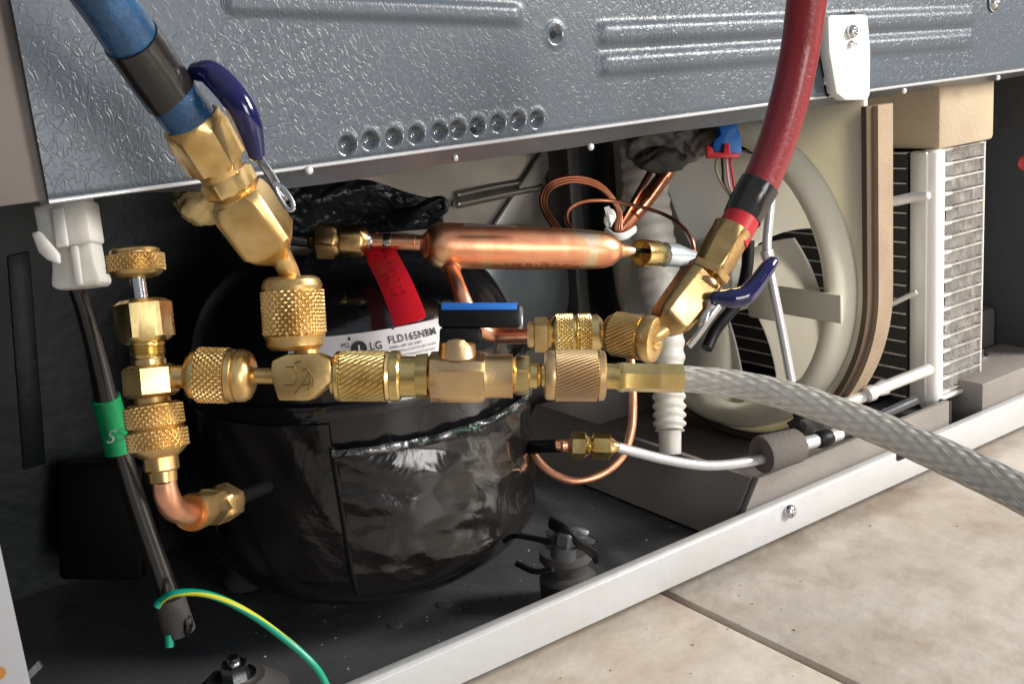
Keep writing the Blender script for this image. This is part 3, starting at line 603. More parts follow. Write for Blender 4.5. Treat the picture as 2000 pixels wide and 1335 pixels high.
# back plate with round opening and D-shaped outline
def plate(x0, x1, rin, rout, ztop, N=72):
    V = []; F = []
    for i in range(N):
        t = 2 * pi * i / N; c_, s_ = math.cos(t), math.sin(t)
        if s_ >= 0:
            k = min(rout / max(abs(c_), 1e-6), (ztop - FZ) / max(s_, 1e-6)); yo, zo = FY + k * c_, FZ + k * s_
        else: yo, zo = FY + rout * c_, FZ + rout * s_
        yi, zi = FY + rin * c_, FZ + rin * s_
        V += [(x0, yi, zi), (x0, yo, zo), (x1, yo, zo), (x1, yi, zi)]
    for i in range(N):
        a = i * 4; b_ = ((i + 1) % N) * 4
        for k in range(4): F.append([a + k, a + (k + 1) % 4, b_ + (k + 1) % 4, b_ + k])
    return V, F
mk('shroud_plate', plate(FX, FX + .003, .0805, .1015, .2585), CREAM, fan, sharp=40)
def band(x0, x1, r0, r1, ztop, N=48):
    path = [(FY - 1, 0)]
    P = [(-1, ztop - FZ)] + []
    V = []; F = []; rows = []
    for i in range(N + 1):
        t = -pi * i / N; rows.append((math.cos(pi + (pi * i / N)), math.sin(pi + (pi * i / N))))
    L_ = [((-1, 0), ztop)] 
    pts_in = [(FY - r0, ztop)] + [(FY + r0 * c_, FZ + r0 * s_) for c_, s_ in rows] + [(FY + r0, ztop)]
    pts_out = [(FY - r1, ztop)] + [(FY + r1 * c_, FZ + r1 * s_) for c_, s_ in rows] + [(FY + r1, ztop)]
    for a, b_ in zip(pts_in, pts_out): V += [(x0, *a), (x0, *b_), (x1, *b_), (x1, *a)]
    n_ = len(pts_in)
    for i in range(n_ - 1):
        for k in range(4): F.append([i * 4 + k, i * 4 + (k + 1) % 4, i * 4 + 4 + (k + 1) % 4, i * 4 + 4 + k])
    F.append([0, 1, 2, 3]); F.append([n_ * 4 - 4 + k for k in range(4)]); return V, F
mk('foam_seal', band(FX + .004, FX + .0165, .1018, .1072, .2235), TAN, fan, sharp=40)
mk('shroud_rim', band(FX - .002, FX + .0038, .1012, .1045, .2235), mat('shaded_foam_side', (.10, .07, .045), .9, bump=(500, .0004)), fan, sharp=40)  # side of the foam edging, its shade put into a darker brown
mk('hub', lathe((FX - .010, FY, FZ), XA, [(-.02, .024), (.004, .024), (.008, .022), (.010, .017), (.0102, .001)], 48), CREAM2, fan)
def blade(a0, span, pitch):
    def f(u, v):
        rr = .018 + .060 * v; a = a0 + span * (u - .5) * (1.0 + .12 * v) + .30 * v
        return Vector((FX - .008 + pitch * (u - .5) * (.8 + .5 * v) + .006 * math.sin(pi * u), FY + rr * math.cos(a), FZ + rr * math.sin(a)))
    return shell_grid(f, 24, 16, lambda u, v: Vector((1, 0, 0)), .0014)
for k in range(4): mk('blade', blade(math.radians(-176 + 90 * k), math.radians(80), .022), CREAM2, fan, sharp=50)
STRUT = mat('strut_plastic', (.52, .49, .40), .5, bump=(60, .0004))
# motor strut across the opening
mk('motor_strut', box((FX - .019, FY - .100, FZ - .014), (FX - .0165, FY - .045, FZ + .002), .001), STRUT, fan)
mk('motor_strut', box((FX - .0205, FY - .055, FZ - .019), (FX - .016, FY - .034, FZ + .003), .002), STRUT, fan)
mk('motor', lathe((FX - .011, FY, FZ), XA, [(0, .020), (.010, .021), (.026, .021), (.030, .017), (.031, .004)], 32), mat('motor_metal', (.25, .25, .24), .45, .6), fan)

# white bracket on the panel
wb = thing('white_bracket', 'white plastic bracket screwed to the grey panel above the fan', 'bracket', on(1665, 190, 1, -.004))
mk('tab', prism([on(px, py, 1, -.0075) for px, py in ((1618, 34), (1624, 30), (1690, 28), (1696, 36), (1701, 100), (1700, 186), (1694, 196), (1652, 196), (1634, 182), (1620, 100))], (0, .0062, 0), .0010), WHT, wb)
mk('backing', prism([on(px, py, 1, -.0012) for px, py in ((1612, 34), (1668, 22), (1672, 34), (1618, 190), (1612, 170))], (0, .001, 0)), BLK, wb, smooth=False)
mk('screw', screw_vf(on(1662, 62, 1, -.0078), NY, .0034, .0030), STEEL, wb)
mk('pin', lathe(on(1663, 86, 1, -.0078), NY, [(0, .0018), (.002, .0016), (.0026, .0004)], 12), STEEL, wb)

# ================================================================== CONDENSER
cx0, cx1, cy0, cy1, cz0, cz1 = 0.560, 0.622, 0.022, 0.200, 0.040, 0.190
con = thing('condenser', 'finned condenser block with a pale upright header beside the fan', 'condenser', (0.59, .1, .024))
mk('fin_core', box((cx0, cy0 + .012, cz0), (cx1, cy1, cz1)), FINM, con, smooth=False)
nr = 17
for i in range(nr + 1):
    zz = cz0 + (cz1 - cz0) * i / nr
    mk('flat_tube', box((cx0 - .0012, cy0 + .0125, zz - .0004), (cx0 + .004, cy1, zz + .0004), 0), FINL, con, smooth=False)
    mk('rung', box((cx0 + .0145, cy0 - .0005, zz - .0009), (cx0 + .0270, cy0 + .0115, zz + .0009), .0004), ALU, con)
    mk('thin_rung', box((cx0 + .0271, cy0 + .0003, zz - .0004), (cx1, cy0 + .0115, zz + .0004)), FINL, con, smooth=False)
# serrated front fins between rungs
zst = (cz1 - cz0) / nr
for i in range(nr):
    z0_ = cz0 + zst * i + .0011; z1_ = z0_ + zst - .0022; n_ = 16; V = []; F = []
    for k in range(n_ + 1):
        xx = cx0 + .0270 + (cx1 - cx0 - .0270) * k / n_; yy = cy0 + (.0008 if k % 2 else .0040) + .0008 * rng.random()
        V += [(xx, yy, z0_), (xx + .0006 * rng.random(), yy + .001 * rng.random(), z1_)]
    for k in range(n_): F.append([2 * k, 2 * k + 2, 2 * k + 3, 2 * k + 1])
    mk('fin_strip', (V, F), FINL, con, smooth=False)
mk('end_plate', box((cx1 - .0006, cy0 + .0008, cz0 - .002), (cx1 + .0006, cy1, cz1)), ALU, con, smooth=False)
mk('base_plate', box((cx0 + .011, cy0 - .0015, cz0 - .0045), (cx1 + .001, cy0 + .03, cz0 - .0018), .0006), ALU, con)
mk('header', box((cx0 + .0005, cy0 - .0005, cz0 - .004), (cx0 + .0140, cy0 + .011, cz1 + .001), .0016), ALU, con)
mk('header_cap', lathe((cx0 + .0085, cy0 + .0005, cz0 - .006), (0, 0, 1), [(0, .0062), (.004, .0066), (.196 - .04, .0066), (.198 - .04, .004)], 24), mat('header_white', (.80, .79, .77), .35, .2), con)
def tubepx(pts, r, m_, par, name='pipe', **k): return mk(name, tube(CL(pts), r, 18, 6, **k), m_, par)
tubepx([(1700, 392, .640), (1740, 394, .636), (1780, 386, .632), (1808, 383, .628)], .0030, ALU, con, round_end=True)
tubepx([(1712, 608, .655), (1745, 592, .648), (1790, 570, .640)], .0016, ALU, con)
tubepx([(1640, 792, .62), (1690, 772, .625), (1745, 748, .632), (1812, 722, .640)], .0036, ALU, con, round_end=True)
mk('pipe_joint', nut((1690, 772, .622), (1730, 754, .628), [(0, 11), (3, 15), (14, 16), (22, 12), (40, 16), (42, 12)]), ALU, con)
mk('foot', box((cx0 - .012, cy0 + .000, .0105), (cx0 + .012, cy0 + .03, cz0 - .0062), .001), GWALL, con)

fbk = thing('foam_block', 'tan foam block standing on top of the condenser', 'foam block', (.59, .08, cz1))
mk('block', box((.565, .016, cz1 + .0015), (.621, .150, .2605), .003), TANB, fbk)
# lower tan/grey blocks at far right, outside the condenser
mk('small_relay_plug', lathe(C(2003, 318, .64), NY + Vector((-.6, 0, 0)), [(0, .0045), (.004, .0045), (.005, .003), (.005, .0004)], 24), REDP, label='tiny red round plug at the right edge of the grey side wall', cat='plug')

# ================================================================== DRIP PAN
pn = thing('drip_pan', 'grey brown plastic drip pan with tall sides behind the white rail', 'drip pan', (.48, .05, .0115))
def wallbox(x0, x1, y0, y1, z0, z1, m_=PAN, name='side', bev=.0012): mk(name, box((x0, y0, z0), (x1, y1, z1), bev), m_, pn)
mk('side', prism([Vector((.377, .0085, .0115)), Vector((.398, .0085, .041)), Vector((.5665, .0085, .041)), Vector((.5665, .0085, .0115))], (0, .004, 0), .0008), PAN, pn)
def lw(u, v): return Vector((.376 + .021 * v, .0130 + .19 * u, .0116 + .0290 * v))
mk('side', shell_grid(lw, 12, 4, lambda u, v: Vector((1, 0, 0)), .003), PAN, pn)
mk('side', box((.3975, .2005, .0116), (.5665, .204, .041), .001), PAN, pn)
mk('floor_panel', box((.381, .013, .0116), (.5665, .200, .0146)), PAN, pn, smooth=False)
mk('block', box((.5672, .0085, .0115), (.5690, .05, .0405), .0008), GWALL, pn)
mk('front_block', box((.5990, .0070, .0115), (.688, .05, .0440), .0015), PAN, pn)
mk('ledge', box((.624, .052, .0115), (.688, .20, .070), .004), mat('ledge_grey', (.09, .08, .078), .7, bump=(200, .0004)), pn)
mk('bolt', lathe((.650, .045, .0442), (0, 0, 1), [(0, .009), (.001, .009), (.001, .005, 'h', .0056), (.005, .005, 'h', .0056), (.0055, .004)], 24), STEEL, pn)
# dark things in the pan
mk('clip_foot', blob(C(1590, 835, .60), AX, .012, .008, .009, 21, .35, 16), RUB, pn)
mk('clip_foot', blob(C(1570, 822, .61), AX, .006, .006, .012, 22, .3, 12), BLK, pn)

# ================================================================== lower discharge line
dl = thing('discharge_line', 'silver tube with brass union nuts running through a foam sleeve', 'refrigerant tube', C(1300, 910, .53))
tubepx([(1085, 868, .513), (1122, 870, .513)], .0030, COP, dl)
mk('stub_collar', nut((1095, 868, .512), (1120, 869, .512), [(0, 10), (4, 13), (14, 11), (20, 15), (25, 12)]), COP, dl)
mk('union_nut', nut((1114, 869, .512), (1158, 870, .512), [(0, 20), (3, 24, 'h', 27), (28, 24, 'h', 27), (32, 20), (40, 15), (44, 15)], rot=.25), BRY, dl)
mk('union_nut', nut((1152, 870, .512), (1212, 873, .512), [(0, 14), (4, 20), (7, 23, 'h', 25), (38, 23, 'h', 25), (42, 18), (54, 10), (60, 8)], rot=.1), BRY, dl)
tubepx([(1206, 873, .512), (1240, 882, .515), (1300, 897, .522), (1370, 908, .530), (1430, 906, .538), (1500, 894, .548)], .0025, SILV, dl, 'silver_tube')
mk('foam_sleeve', nut((1487, 888, .545), (1560, 868, .556), [(4, 8), (2, 30), (0, 36), (4, 38), (70, 34), (74, 30), (74, 10)], 40), mat('sleeve_foam', (.13, .115, .105), .85, bump=(500, .0004)), dl)
tubepx([(1558, 869, .556), (1600, 858, .564), (1640, 846, .572)], .0034, SILV, dl, 'silver_tube')
tubepx([(1600, 858, .566), (1660, 838, .575), (1740, 802, .60), (1785, 782, .612)], .0026, GWALL, dl, 'dark_tube', round_end=True)
mk('clamp', nut((1596, 860, .563), (1622, 852, .567), [(0, 15), (5, 18), (20, 18), (26, 15)], 24), BLK, dl)
cl = mk('copper_loop', tube(CL([(1030, 860, .535), (1045, 892, .53), (1075, 922, .527), (1120, 938, .527), (1175, 925, .53), (1215, 890, .535), (1233, 840, .538), (1236, 780, .54), (1232, 700, .545), (1228, 640, .55)]), .0022, 16, 10), COP, label='long copper pipe loop curling under the silver tube', cat='copper pipe')

# ================================================================== silver rod before the fan
rd = thing('silver_rod', 'thin bent silver rod standing before the cream fan', 'rod', C(1543, 745, .56))
tubepx([(1510, 340, .545), (1503, 420, .548), (1498, 490, .550), (1510, 560, .552), (1528, 650, .556), (1546, 745, .560)], .0024, SILV, rd, 'rod')
mk('joint', nut((1497, 488, .549), (1502, 510, .549), [(0, 9), (2, 13), (18, 12), (22, 9)], 24), SILV, rd)
# black bits near the fan centre
mk('harness_cable', tube(CL([(1462, 470, .57), (1458, 530, .57), (1440, 590, .57), (1400, 640, .565), (1380, 680, .56)]), .0032, 14, 8), BLK, label='short black cable behind the red hose valve', cat='cable')

# ================================================================== black mounting clip by the rail (rubber grommet + bolt)
gm = thing('mount_grommet', 'black rubber mounting grommet with bent clip standing on the tray', 'grommet', C(1112, 1150, .50))
g0 = C(1110, 1140, .515)
mk('base', lathe(g0, (0, 0, 1), [(-.006, .0135), (.004, .0135), (.007, .010), (.010, .010), (.014, .0128), (.018, .0122), (.019, .007)], 32), RUB, gm)
mk('clip_plate', blob(C(1108, 1052, .495), AX, .0095, .004, .0050, 31, .4, 16), GWALL, gm)
mk('bolt', lathe(C(1100, 1085, .49), (0.1, -.2, 1), [(0, .006), (.006, .006), (.006, .0042, 'h', .0047), (.012, .0042, 'h', .0047), (.013, .0034)], 24), GWALL, gm)
mk('strap', tube(CL([(1075, 1020, .49), (1100, 1035, .485), (1130, 1060, .485), (1160, 1080, .49), (1166, 1100, .49)]), [.003, .0035, .0022, .003, .001], 12, 6, flat=.5), BLK, gm)
mk('loop_wire', tube(CL([(985, 1055, .50), (1005, 1045, .495), (1040, 1050, .49), (1075, 1058, .485)]), .0014, 10, 6), BLK, gm)
mk('loop_wire', tube(CL([(1010, 1100, .50), (1045, 1115, .49), (1080, 1110, .485)]), .0014, 10, 6), BLK, gm)
# front mount under the wire
fm = thing('front_foot', 'black rubber foot with shiny bolt at the bottom left', 'rubber foot', C(470, 1380, .45))
g1 = C(465, 1345, .45)
mk('base', lathe(g1, (0, 0, 1), [(-.012, .021), (-.002, .021), (.002, .016), (.006, .012)], 32), RUB, fm)
mk('bolt', lathe(g1 + Vector((0, 0, .006)), (0, 0, 1), [(0, .0085), (.001, .0085), (.001, .005, 'h', .0056), (.006, .005, 'h', .0056), (.0064, .0042), (.0064, .0028), (.009, .0026), (.0095, .001)], 24), STEEL, fm)

# ================================================================== PROCESS VALVE (left)
d0 = .345
pv = thing('charging_valve', 'brass charging valve with round knurled knob at far left', 'valve', C(300, 1025, .37))
mk('knob', nut((262, 484, d0), (268, 543, d0), [(0, 34), (1, 40), (4, 46), (9, 48), (10, 45), (12, 45), (13, 52), ('K', 14, 46, 56, 27), (47, 50), (52, 47), (56, 40), (59, 30)]), BR, pv)
mk('knob_hole', lathe(C(222, 513, d0 - .0045), -F_ - R_ * .9, [(0, .0011), (.0012, .0011)], 12), HOLE, pv)
mk('stem', nut((268, 538, d0), (276, 590, d0), [(0, 15), (52, 15)]), STEEL, pv)
mk('gland_nut', nut((277, 583, d0), (287, 672, d0), [(0, 30), (2, 38), (3, 42, 'h', 43), (10, 48, 'h', 53), (76, 48, 'h', 53), (84, 44, 'h', 45), (88, 36)], rot=.22), BRY, pv)
mk('neck_thread', nut((287, 668, d0), (292, 720, d0), [(0, 34), (6, 34), (8, 31), (11, 34), (14, 31), (17, 34), (20, 31), (23, 34), (26, 31), (30, 30), (34, 33), (50, 33)]), BRY, pv)
mk('body', nut((291, 712, d0), (297, 776, d0), [(0, 38), (2, 42, 'h', 43), (7, 46, 'h', 52), (56, 46, 'h', 52), (63, 40, 'h', 42)], rot=.10), BR, pv)
mk('side_port', nut((318, 735, d0), (372, 735, d0), [(0, 26), (14, 26), (16, 23), (46, 23), (54, 30)]), BR, pv)
mk('lower_collar', nut((296, 774, d0), (299, 795, d0), [(0, 34), (20, 36)]), BR, pv)
mk('coupling_nut', nut((298, 786, d0), (305, 838, d0), [(0, 44), (4, 52), ('K', 6, 46, 57, 27), (49, 54), (52, 50)]), BR, pv)
mk('coupling_nut', nut((305, 835, d0), (313, 892, d0), [(0, 50), (3, 55), ('K', 5, 40, 59, 27), (46, 50), (57, 36)]), BR, pv)
mk('hex_nut', nut((313, 888, d0), (319, 942, d0), [(0, 26), (2, 32, 'h', 34), (28, 32, 'h', 34), (32, 28), (52, 27), (53, 22)], rot=.15), BR, pv)
mk('elbow_tube', tube(CL([(320, 936, d0), (326, 968, d0 + .002), (340, 992, d0 + .008), (366, 1003, d0 + .016), (396, 1003, d0 + .026)]), [.0037, .0041, .0043, .0037, .0029], 24, 8), COP, pv)
mk('compression_nut', nut((372, 1001, d0 + .018), (425, 985, d0 + .045), [(4, 14), (1, 30), (0, 34), (4, 36), (26, 33), (38, 33, 'h', 36), (54, 31, 'h', 36)], rot=.2), BR, pv)
mk('compression_nut', nut((420, 987, d0 + .042), (468, 972, d0 + .062), [(0, 30), (4, 33, 'h', 37), (26, 33, 'h', 37), (36, 26), (46, 15), (50, 10)], rot=.5), BR, pv)
mk('pipe_stub', tube(CL([(460, 974, d0 + .06), (490, 962, d0 + .075), (520, 950, d0 + .09)]), .0030, 14, 4), BLK, pv)

# ================================================================== TEE
te = thing('tee_fitting', 'brass tee block with engraved face under the blue hose', 'fitting', C(595, 780, d0))
mk('coupling_nut', nut((362, 731, d0), (500, 734, d0), [(0, 28), (4, 36), (12, 46), (24, 51), ('K', 27, 84, 55, 27), (86, 53), (96, 52), (99, 48), (104, 52), (118, 51), (128, 44), (134, 32), (137, 20)]), BR, te)
mk('stem', nut((494, 733, d0), (545, 734, d0), [(0, 18), (2, 20), (4, 16), (52, 16)]), BR, te)
# chamfered block
def oct_block(cx, cy, d, w, h, dep, ch):
    o = C(cx, cy, d); k = d / FP; P_ = [(-w, -h + ch), (-w + ch * .5, -h), (w - ch * .7, -h), (w, -h + ch), (w, h - ch), (w - ch * 1.1, h), (-w + ch * .6, h), (-w, h - ch)]
    P_ = [(-w + 4, -4), (-w + ch * .5, h), (w - ch * 1.3, h), (w, h * .1), (w - 8, -h + 12), (w - ch * .9, -h), (-w + ch, -h), (-w + 6, -h + 14)]
    return prism([o + R_ * (a * k) - D_ * (-b_ * k) - F_ * dep * k for a, b_ in P_], F_ * (2 * dep * k), .0011)
mk('body', oct_block(596, 735, d0, 64, 46, 40, 38), BR, te)
mk('neck', nut((600, 706, d0), (598, 655, d0), [(0, 34), (4, 31), (7, 24), (36, 24), (51, 22)]), BR, te)
mk('outlet_neck', nut((648, 733, d0), (672, 733, d0), [(0, 36), (24, 36)]), BR, te)
k_ = d0 / FP
def engr(pts, par, d=d0, dd=40.6): 
    mk('engraved_mark', tube([C(px, py, d - dd * d / FP) for px, py in pts], .00022, 6, 0), mat_engr, par)
mat_engr = mat('engraving', (.16, .09, .03), .5, .8)
engr([(558, 716), (575, 716), (583, 735), (573, 752), (556, 752)], te)
engr([(566, 733), (570, 741)], te)
engr([(575, 770), (592, 748), (603, 727), (606, 748), (602, 762)], te); engr([(588, 752), (606, 750)], te); engr([(590, 722), (600, 719), (612, 738), (610, 755)], te)
engr([(575, 709), (588, 705)], te)
# ================================================================== BALL VALVE
bv = thing('ball_valve', 'brass ball valve with black handle topped by a blue stripe', 'ball valve', C(880, 780, d0))
mk('coupling_nut', nut((655, 734, d0), (792, 734, d0), [(0, 44), (3, 48), (10, 49), ('KD', 13, 98, 50, 30, .0009, 1.4), (101, 49), (108, 46), (110, 50), (124, 50), (128, 46), (129, 38), (136, 38)]), BRY, bv)
mk('nipple', nut((784, 735, d0), (815, 735, d0), [(0, 40), (30, 40)]), BRY, bv)
mk('hex_collar', nut((812, 735, d0), (852, 735, d0), [(0, 36), (1, 41, 'h', 43), (24, 41, 'h', 44), (26, 38), (30, 43), (39, 43)], rot=.5), BRY, bv)
mk('body', nut((838, 735, d0), (950, 735, d0), [(0, 40), (4, 43, 'q', 48), (22, 44, 'q', 50), (26, 43, 'q', 52), (100, 43, 'q', 52), (108, 42, 'q', 48), (112, 38)], rot=.08), BRP, bv)
mk('body_end', nut((944, 734, d0), (1004, 734, d0), [(0, 40), (3, 45), (10, 43), (50, 43), (57, 44), (59, 27)]), BRP, bv)
mk('end_hex', nut((1000, 733, d0), (1036, 733, d0), [(0, 30), (4, 33, 'h', 34), (9, 35, 'h', 38), (32, 35, 'h', 38), (35, 30)], rot=.5), BRY, bv)
mk('end_neck', nut((1034, 733, d0), (1072, 733, d0), [(0, 24), (14, 26), (16, 22), (20, 26), (24, 22), (38, 28)]), BRY, bv)
mk('bonnet', nut((893, 706, d0), (893, 650, d0), [(0, 46), (3, 40), (12, 37), (42, 35), (47, 30), (55, 20)]), BRP, bv)
hO = C(936, 630, d0); k = d0 / FP
def hb(x0, x1, y0, y1, z0, z1, bev): return box((x0 * k, y0 * k, z0 * k), (x1 * k, y1 * k, z1 * k), bev, (R_, F_, -D_), hO)
hd = mk('handle', join(hb(-78, 80, -34, 34, -10, 36, .0013), hb(-76, 5, -32, 30, -40, -9, .0012)), BLK, bv)
mk('handle_side', hb(76, 86, -30, 30, -14, 32, .0012), STEEL, bv)
mk('stripe', hb(-68, 76, -33.5, 33.5, 34, 38, .0004), BLUES, bv)
mk('stripe', hb(-72, 74, -35.5, -33, 24, 37, .0003), BLUES, bv)

# ================================================================== CLEAR BRAIDED HOSE
bh = thing('braided_hose', 'clear braided hose with brass hex ferrule leading off to the right', 'hose', C(1600, 900, .35))
mk('coupling_nut', nut((1063, 732, d0), (1184, 733, d0), [(0, 40), (2, 47), (6, 49), (17, 49), (20, 48), ('KD', 22, 102, 51, 44, .0006, 2.2), (106, 50), (116, 49), (119, 44), (120, 20)]), BRP, bh)
mk('neck', nut((1180, 734, d0), (1210, 735, d0), [(0, 25), (22, 25), (28, 28)]), BRY, bh)
mk('ferrule', nut((1203, 736, d0), (1335, 739, d0), [(0, 20), (3, 24, 'h', 26), (10, 26, 'h', 28.5), (18, 26, 'h', 29), (20, 25, 'h', 27), (78, 25, 'h', 27), (82, 26, 'h', 29), (88, 25.5, 'h', 28.5), (131, 25.5, 'h', 28.5), (132, 21)], rot=.52), BRY, bh)
hp = CL([(1325, 739, .345), (1370, 742, .345), (1450, 752, .344), (1550, 776, .340), (1650, 811, .335), (1760, 854, .328), (1880, 908, .318), (2000, 966, .306), (2130, 1040, .292), (2300, 1150, .27)])
RH = [.0040, .0041, .0043, .0046, .0048, .0050, .0052, .0053, .0054, .0054]
mk('hose', tube(hp, [r * .975 for r in RH], 32, 10), HOSE, bh, sharp=80)
Q = catmull(hp, 30); Fr = frames(Q); rs = lerp_list(RH, len(Q)); V = []; F = []
arc = [0]
for i in range(1, len(Q)): arc.append(arc[-1] + (Q[i] - Q[i - 1]).length)
NS = 11
for sgn in (1, -1):
    for s_ in range(NS):
        for dk in (-.085, .0, .085):
            base = len(V)
            for j in range(len(Q)):
                t, u, w = Fr[j]; a = sgn * arc[j] / .0135 + 2 * pi * s_ / NS + dk; hw = .026
                wv = 1 + .012 * math.cos(arc[j] / .0135 * NS + (0 if sgn > 0 else pi))
                for da, h_ in ((-hw, .996), (0, 1.026), (hw, .996)): V.append(Q[j] + (u * math.cos(a + da) + w * math.sin(a + da)) * rs[j] * h_ * wv)
            for j in range(len(Q) - 1):
                for e_ in (0, 1): F.append([base + 3 * j + e_, base + 3 * j + 1 + e_, base + 3 * j + 4 + e_, base + 3 * j + 3 + e_])
mk('braid', (V, F), STRAND, bh, kind='stuff')

# ================================================================== BLUE HOSE
bl = thing('blue_hose', 'thick blue manifold hose with brass shutoff valve and navy lever', 'hose', C(575, 680, d0))
mk('hose', tube(CL([(130, -120, .262), (170, -50, .270), (215, 15, .280), (262, 85, .290), (318, 165, .302), (392, 262, .314)]), [.0073, .0073, .0073, .0074, .0075, .0074], 40, 8), BLUEH, bl)
mk('heat_shrink_band', tube(CL([(255, 75, .288), (290, 125, .296), (334, 189, .3055)]), [.0077, .0079, .0078], 40, 8), SHRINK, bl)
mk('ferrule', nut((372, 235, .312), (450, 362, .324), [(10, 50), (0, 53), (0, 57), (3, 59), (14, 59), (16, 57, 'h', 60), (26, 55, 'h', 62), (98, 52, 'h', 58), (108, 47), (120, 44), (124, 38), (149, 38)], rot=.1), BR, bl)
mk('hex_nut', nut((436, 338, .323), (468, 392, .327), [(0, 38), (2, 46, 'h', 47), (8, 47, 'h', 52), (36, 47, 'h', 52), (44, 42), (50, 50), (58, 50), (62, 44)], rot=.35), BR, bl)
mk('valve_body', nut((458, 378, .326), (552, 508, .338), [(0, 40), (4, 50, 'q', 56), (12, 52, 'q', 62), (26, 54, 'q', 66), (112, 52, 'q', 66), (132, 38, 'q', 52), (150, 22, 'q', 32), (158, 20)], rot=.62), BR, bl)
mk('outlet_tube', tube(CL([(538, 480, .335), (556, 515, .339), (567, 540, .342), (572, 575, .345)]), [.0036, .0034, .0032, .0031], 24, 8), BR, bl)
mk('coupling_nut', nut((569, 540, .344), (578, 690, d0), [(10, 26), (1, 34), (0, 44), (6, 54), (18, 59), ('K', 28, 112, 62, 27), (115, 60), (122, 57), (134, 55), (142, 46), (144, 30)]), BR, bl)
mk('lever', tube(CL([(500, 300, .312), (515, 322, .312), (532, 348, .313), (548, 378, .314), (560, 390, .315)]), .0016, 12, 6, flat=.5), STEEL, bl)
mk('lever_tip', tube(CL([(535, 358, .3125), (552, 366, .3125), (570, 392, .313), (572, 408, .313), (562, 408, .313), (548, 388, .3128), (538, 366, .3126)]), .0007, 8, 6), STEEL, bl)
mk('lever_grip', tube(CL([(384, 140, .306), (408, 142, .305), (432, 160, .305), (455, 185, .305), (474, 215, .306), (488, 250, .308), (500, 298, .311)]), [.0026, .0036, .0040, .0042, .0041, .0037, .0026], 24, 8, round_end=True), NAVY, bl)

# ================================================================== RED HOSE
rh = thing('red_hose', 'dark red manifold hose with brass shutoff valve and navy lever', 'hose', C(1250, 700, .385))
mk('hose', tube(CL([(1590, -140, .395), (1582, -60, .400), (1573, 20, .405), (1562, 100, .41), (1543, 190, .412), (1513, 290, .412), (1478, 372, .41), (1432, 458, .405)]), [.0074, .0074, .0074, .0073, .0073, .0072, .0070, .0064], 36, 10), REDH, rh)
mk('heat_shrink_band', tube(CL([(1484, 360, .4095), (1464, 395, .409), (1449, 426, .4075)]), [.0077, .0076, .0073], 36, 8), SHRINK, rh)
mk('hose_end', tube(CL([(1452, 420, .4075), (1437, 448, .4055), (1425, 470, .404)]), .0068, 36, 4), REDB, rh)
mk('ferrule', nut((1431, 447, .404), (1378, 545, .400), [(10, 35), (0, 36), (0, 39), (10, 38), (30, 34, 'h', 44), (80, 33, 'h', 44), (92, 32), (100, 28), (124, 28)], rot=.3), BRD, rh)
mk('hex_nut', nut((1388, 522, .399), (1366, 562, .397), [(0, 30), (4, 38, 'h', 42), (18, 38, 'h', 42), (22, 32), (28, 40), (36, 44), (44, 44)], rot=.5), BRD, rh)
mk('valve_body', nut((1372, 545, .398), (1290, 648, .390), [(0, 38), (4, 42, 'q', 50), (14, 41, 'q', 50), (100, 36, 'q', 44), (116, 28, 'q', 36), (130, 15)], rot=.4), BRD, rh)
mk('outlet_tube', tube(CL([(1325, 615, .392), (1300, 640, .390), (1277, 655, .389), (1252, 660, .390)]), [.0031, .0030, .0029, .0028], 20, 8), BR, rh)
mk('coupling_nut', nut((1285, 664, .386), (1180, 648, .396), [(12, 14), (2, 22), (0, 34), (4, 44), (14, 47), (26, 44), ('KD', 32, 84, 44, 34, .0006, 1.6), (88, 40), (98, 34), (104, 24)]), BR, rh)
mk('lever_base', nut((1392, 588, .388), (1368, 640, .388), [(0, 10), (8, 14), (20, 8), (40, 12), (56, 6)], 20), STEEL, rh)
mk('lever', tube(CL([(1405, 596, .387), (1385, 622, .387), (1362, 655, .388), (1345, 676, .389)]), .0014, 12, 6, flat=.5), STEEL, rh)
mk('lever_grip', tube(CL([(1398, 580, .386), (1428, 582, .386), (1455, 576, .387), (1478, 552, .388), (1498, 524, .389), (1508, 512, .390)]), [.0022, .0036, .0037, .0031, .0028, .0022], 20, 8, round_end=True), NAVY, rh)

# ================================================================== REAR COUPLER
rc_ = thing('rear_coupler', 'brass coupler joining the copper stub to the red hose nut', 'coupling', C(1100, 700, .42))
d2 = .402
mk('hex_nut', nut((1030, 654, d2), (1086, 653, d2), [(0, 20), (2, 26), (12, 26), (14, 30, 'h', 33), (38, 30, 'h', 33), (42, 26), (56, 26)], rot=.3), BR, rc_)
mk('coupling_nut', nut((1074, 653, d2), (1130, 652, d2), [(0, 26), (8, 36), ('K', 12, 44, 41, 27), (48, 38), (54, 32)]), BRY, rc_)
mk('coupling_nut', nut((1124, 652, d2), (1182, 650, d2), [(0, 32), (4, 38), ('K', 6, 30, 40, 27), (34, 36), (44, 36, 'h', 37), (52, 28), (56, 14)]), BRY, rc_)
mk('neck', nut((1160, 650, d2), (1200, 650, .400), [(0, 20), (14, 20), (15, 13), (38, 13)]), BR, rc_)

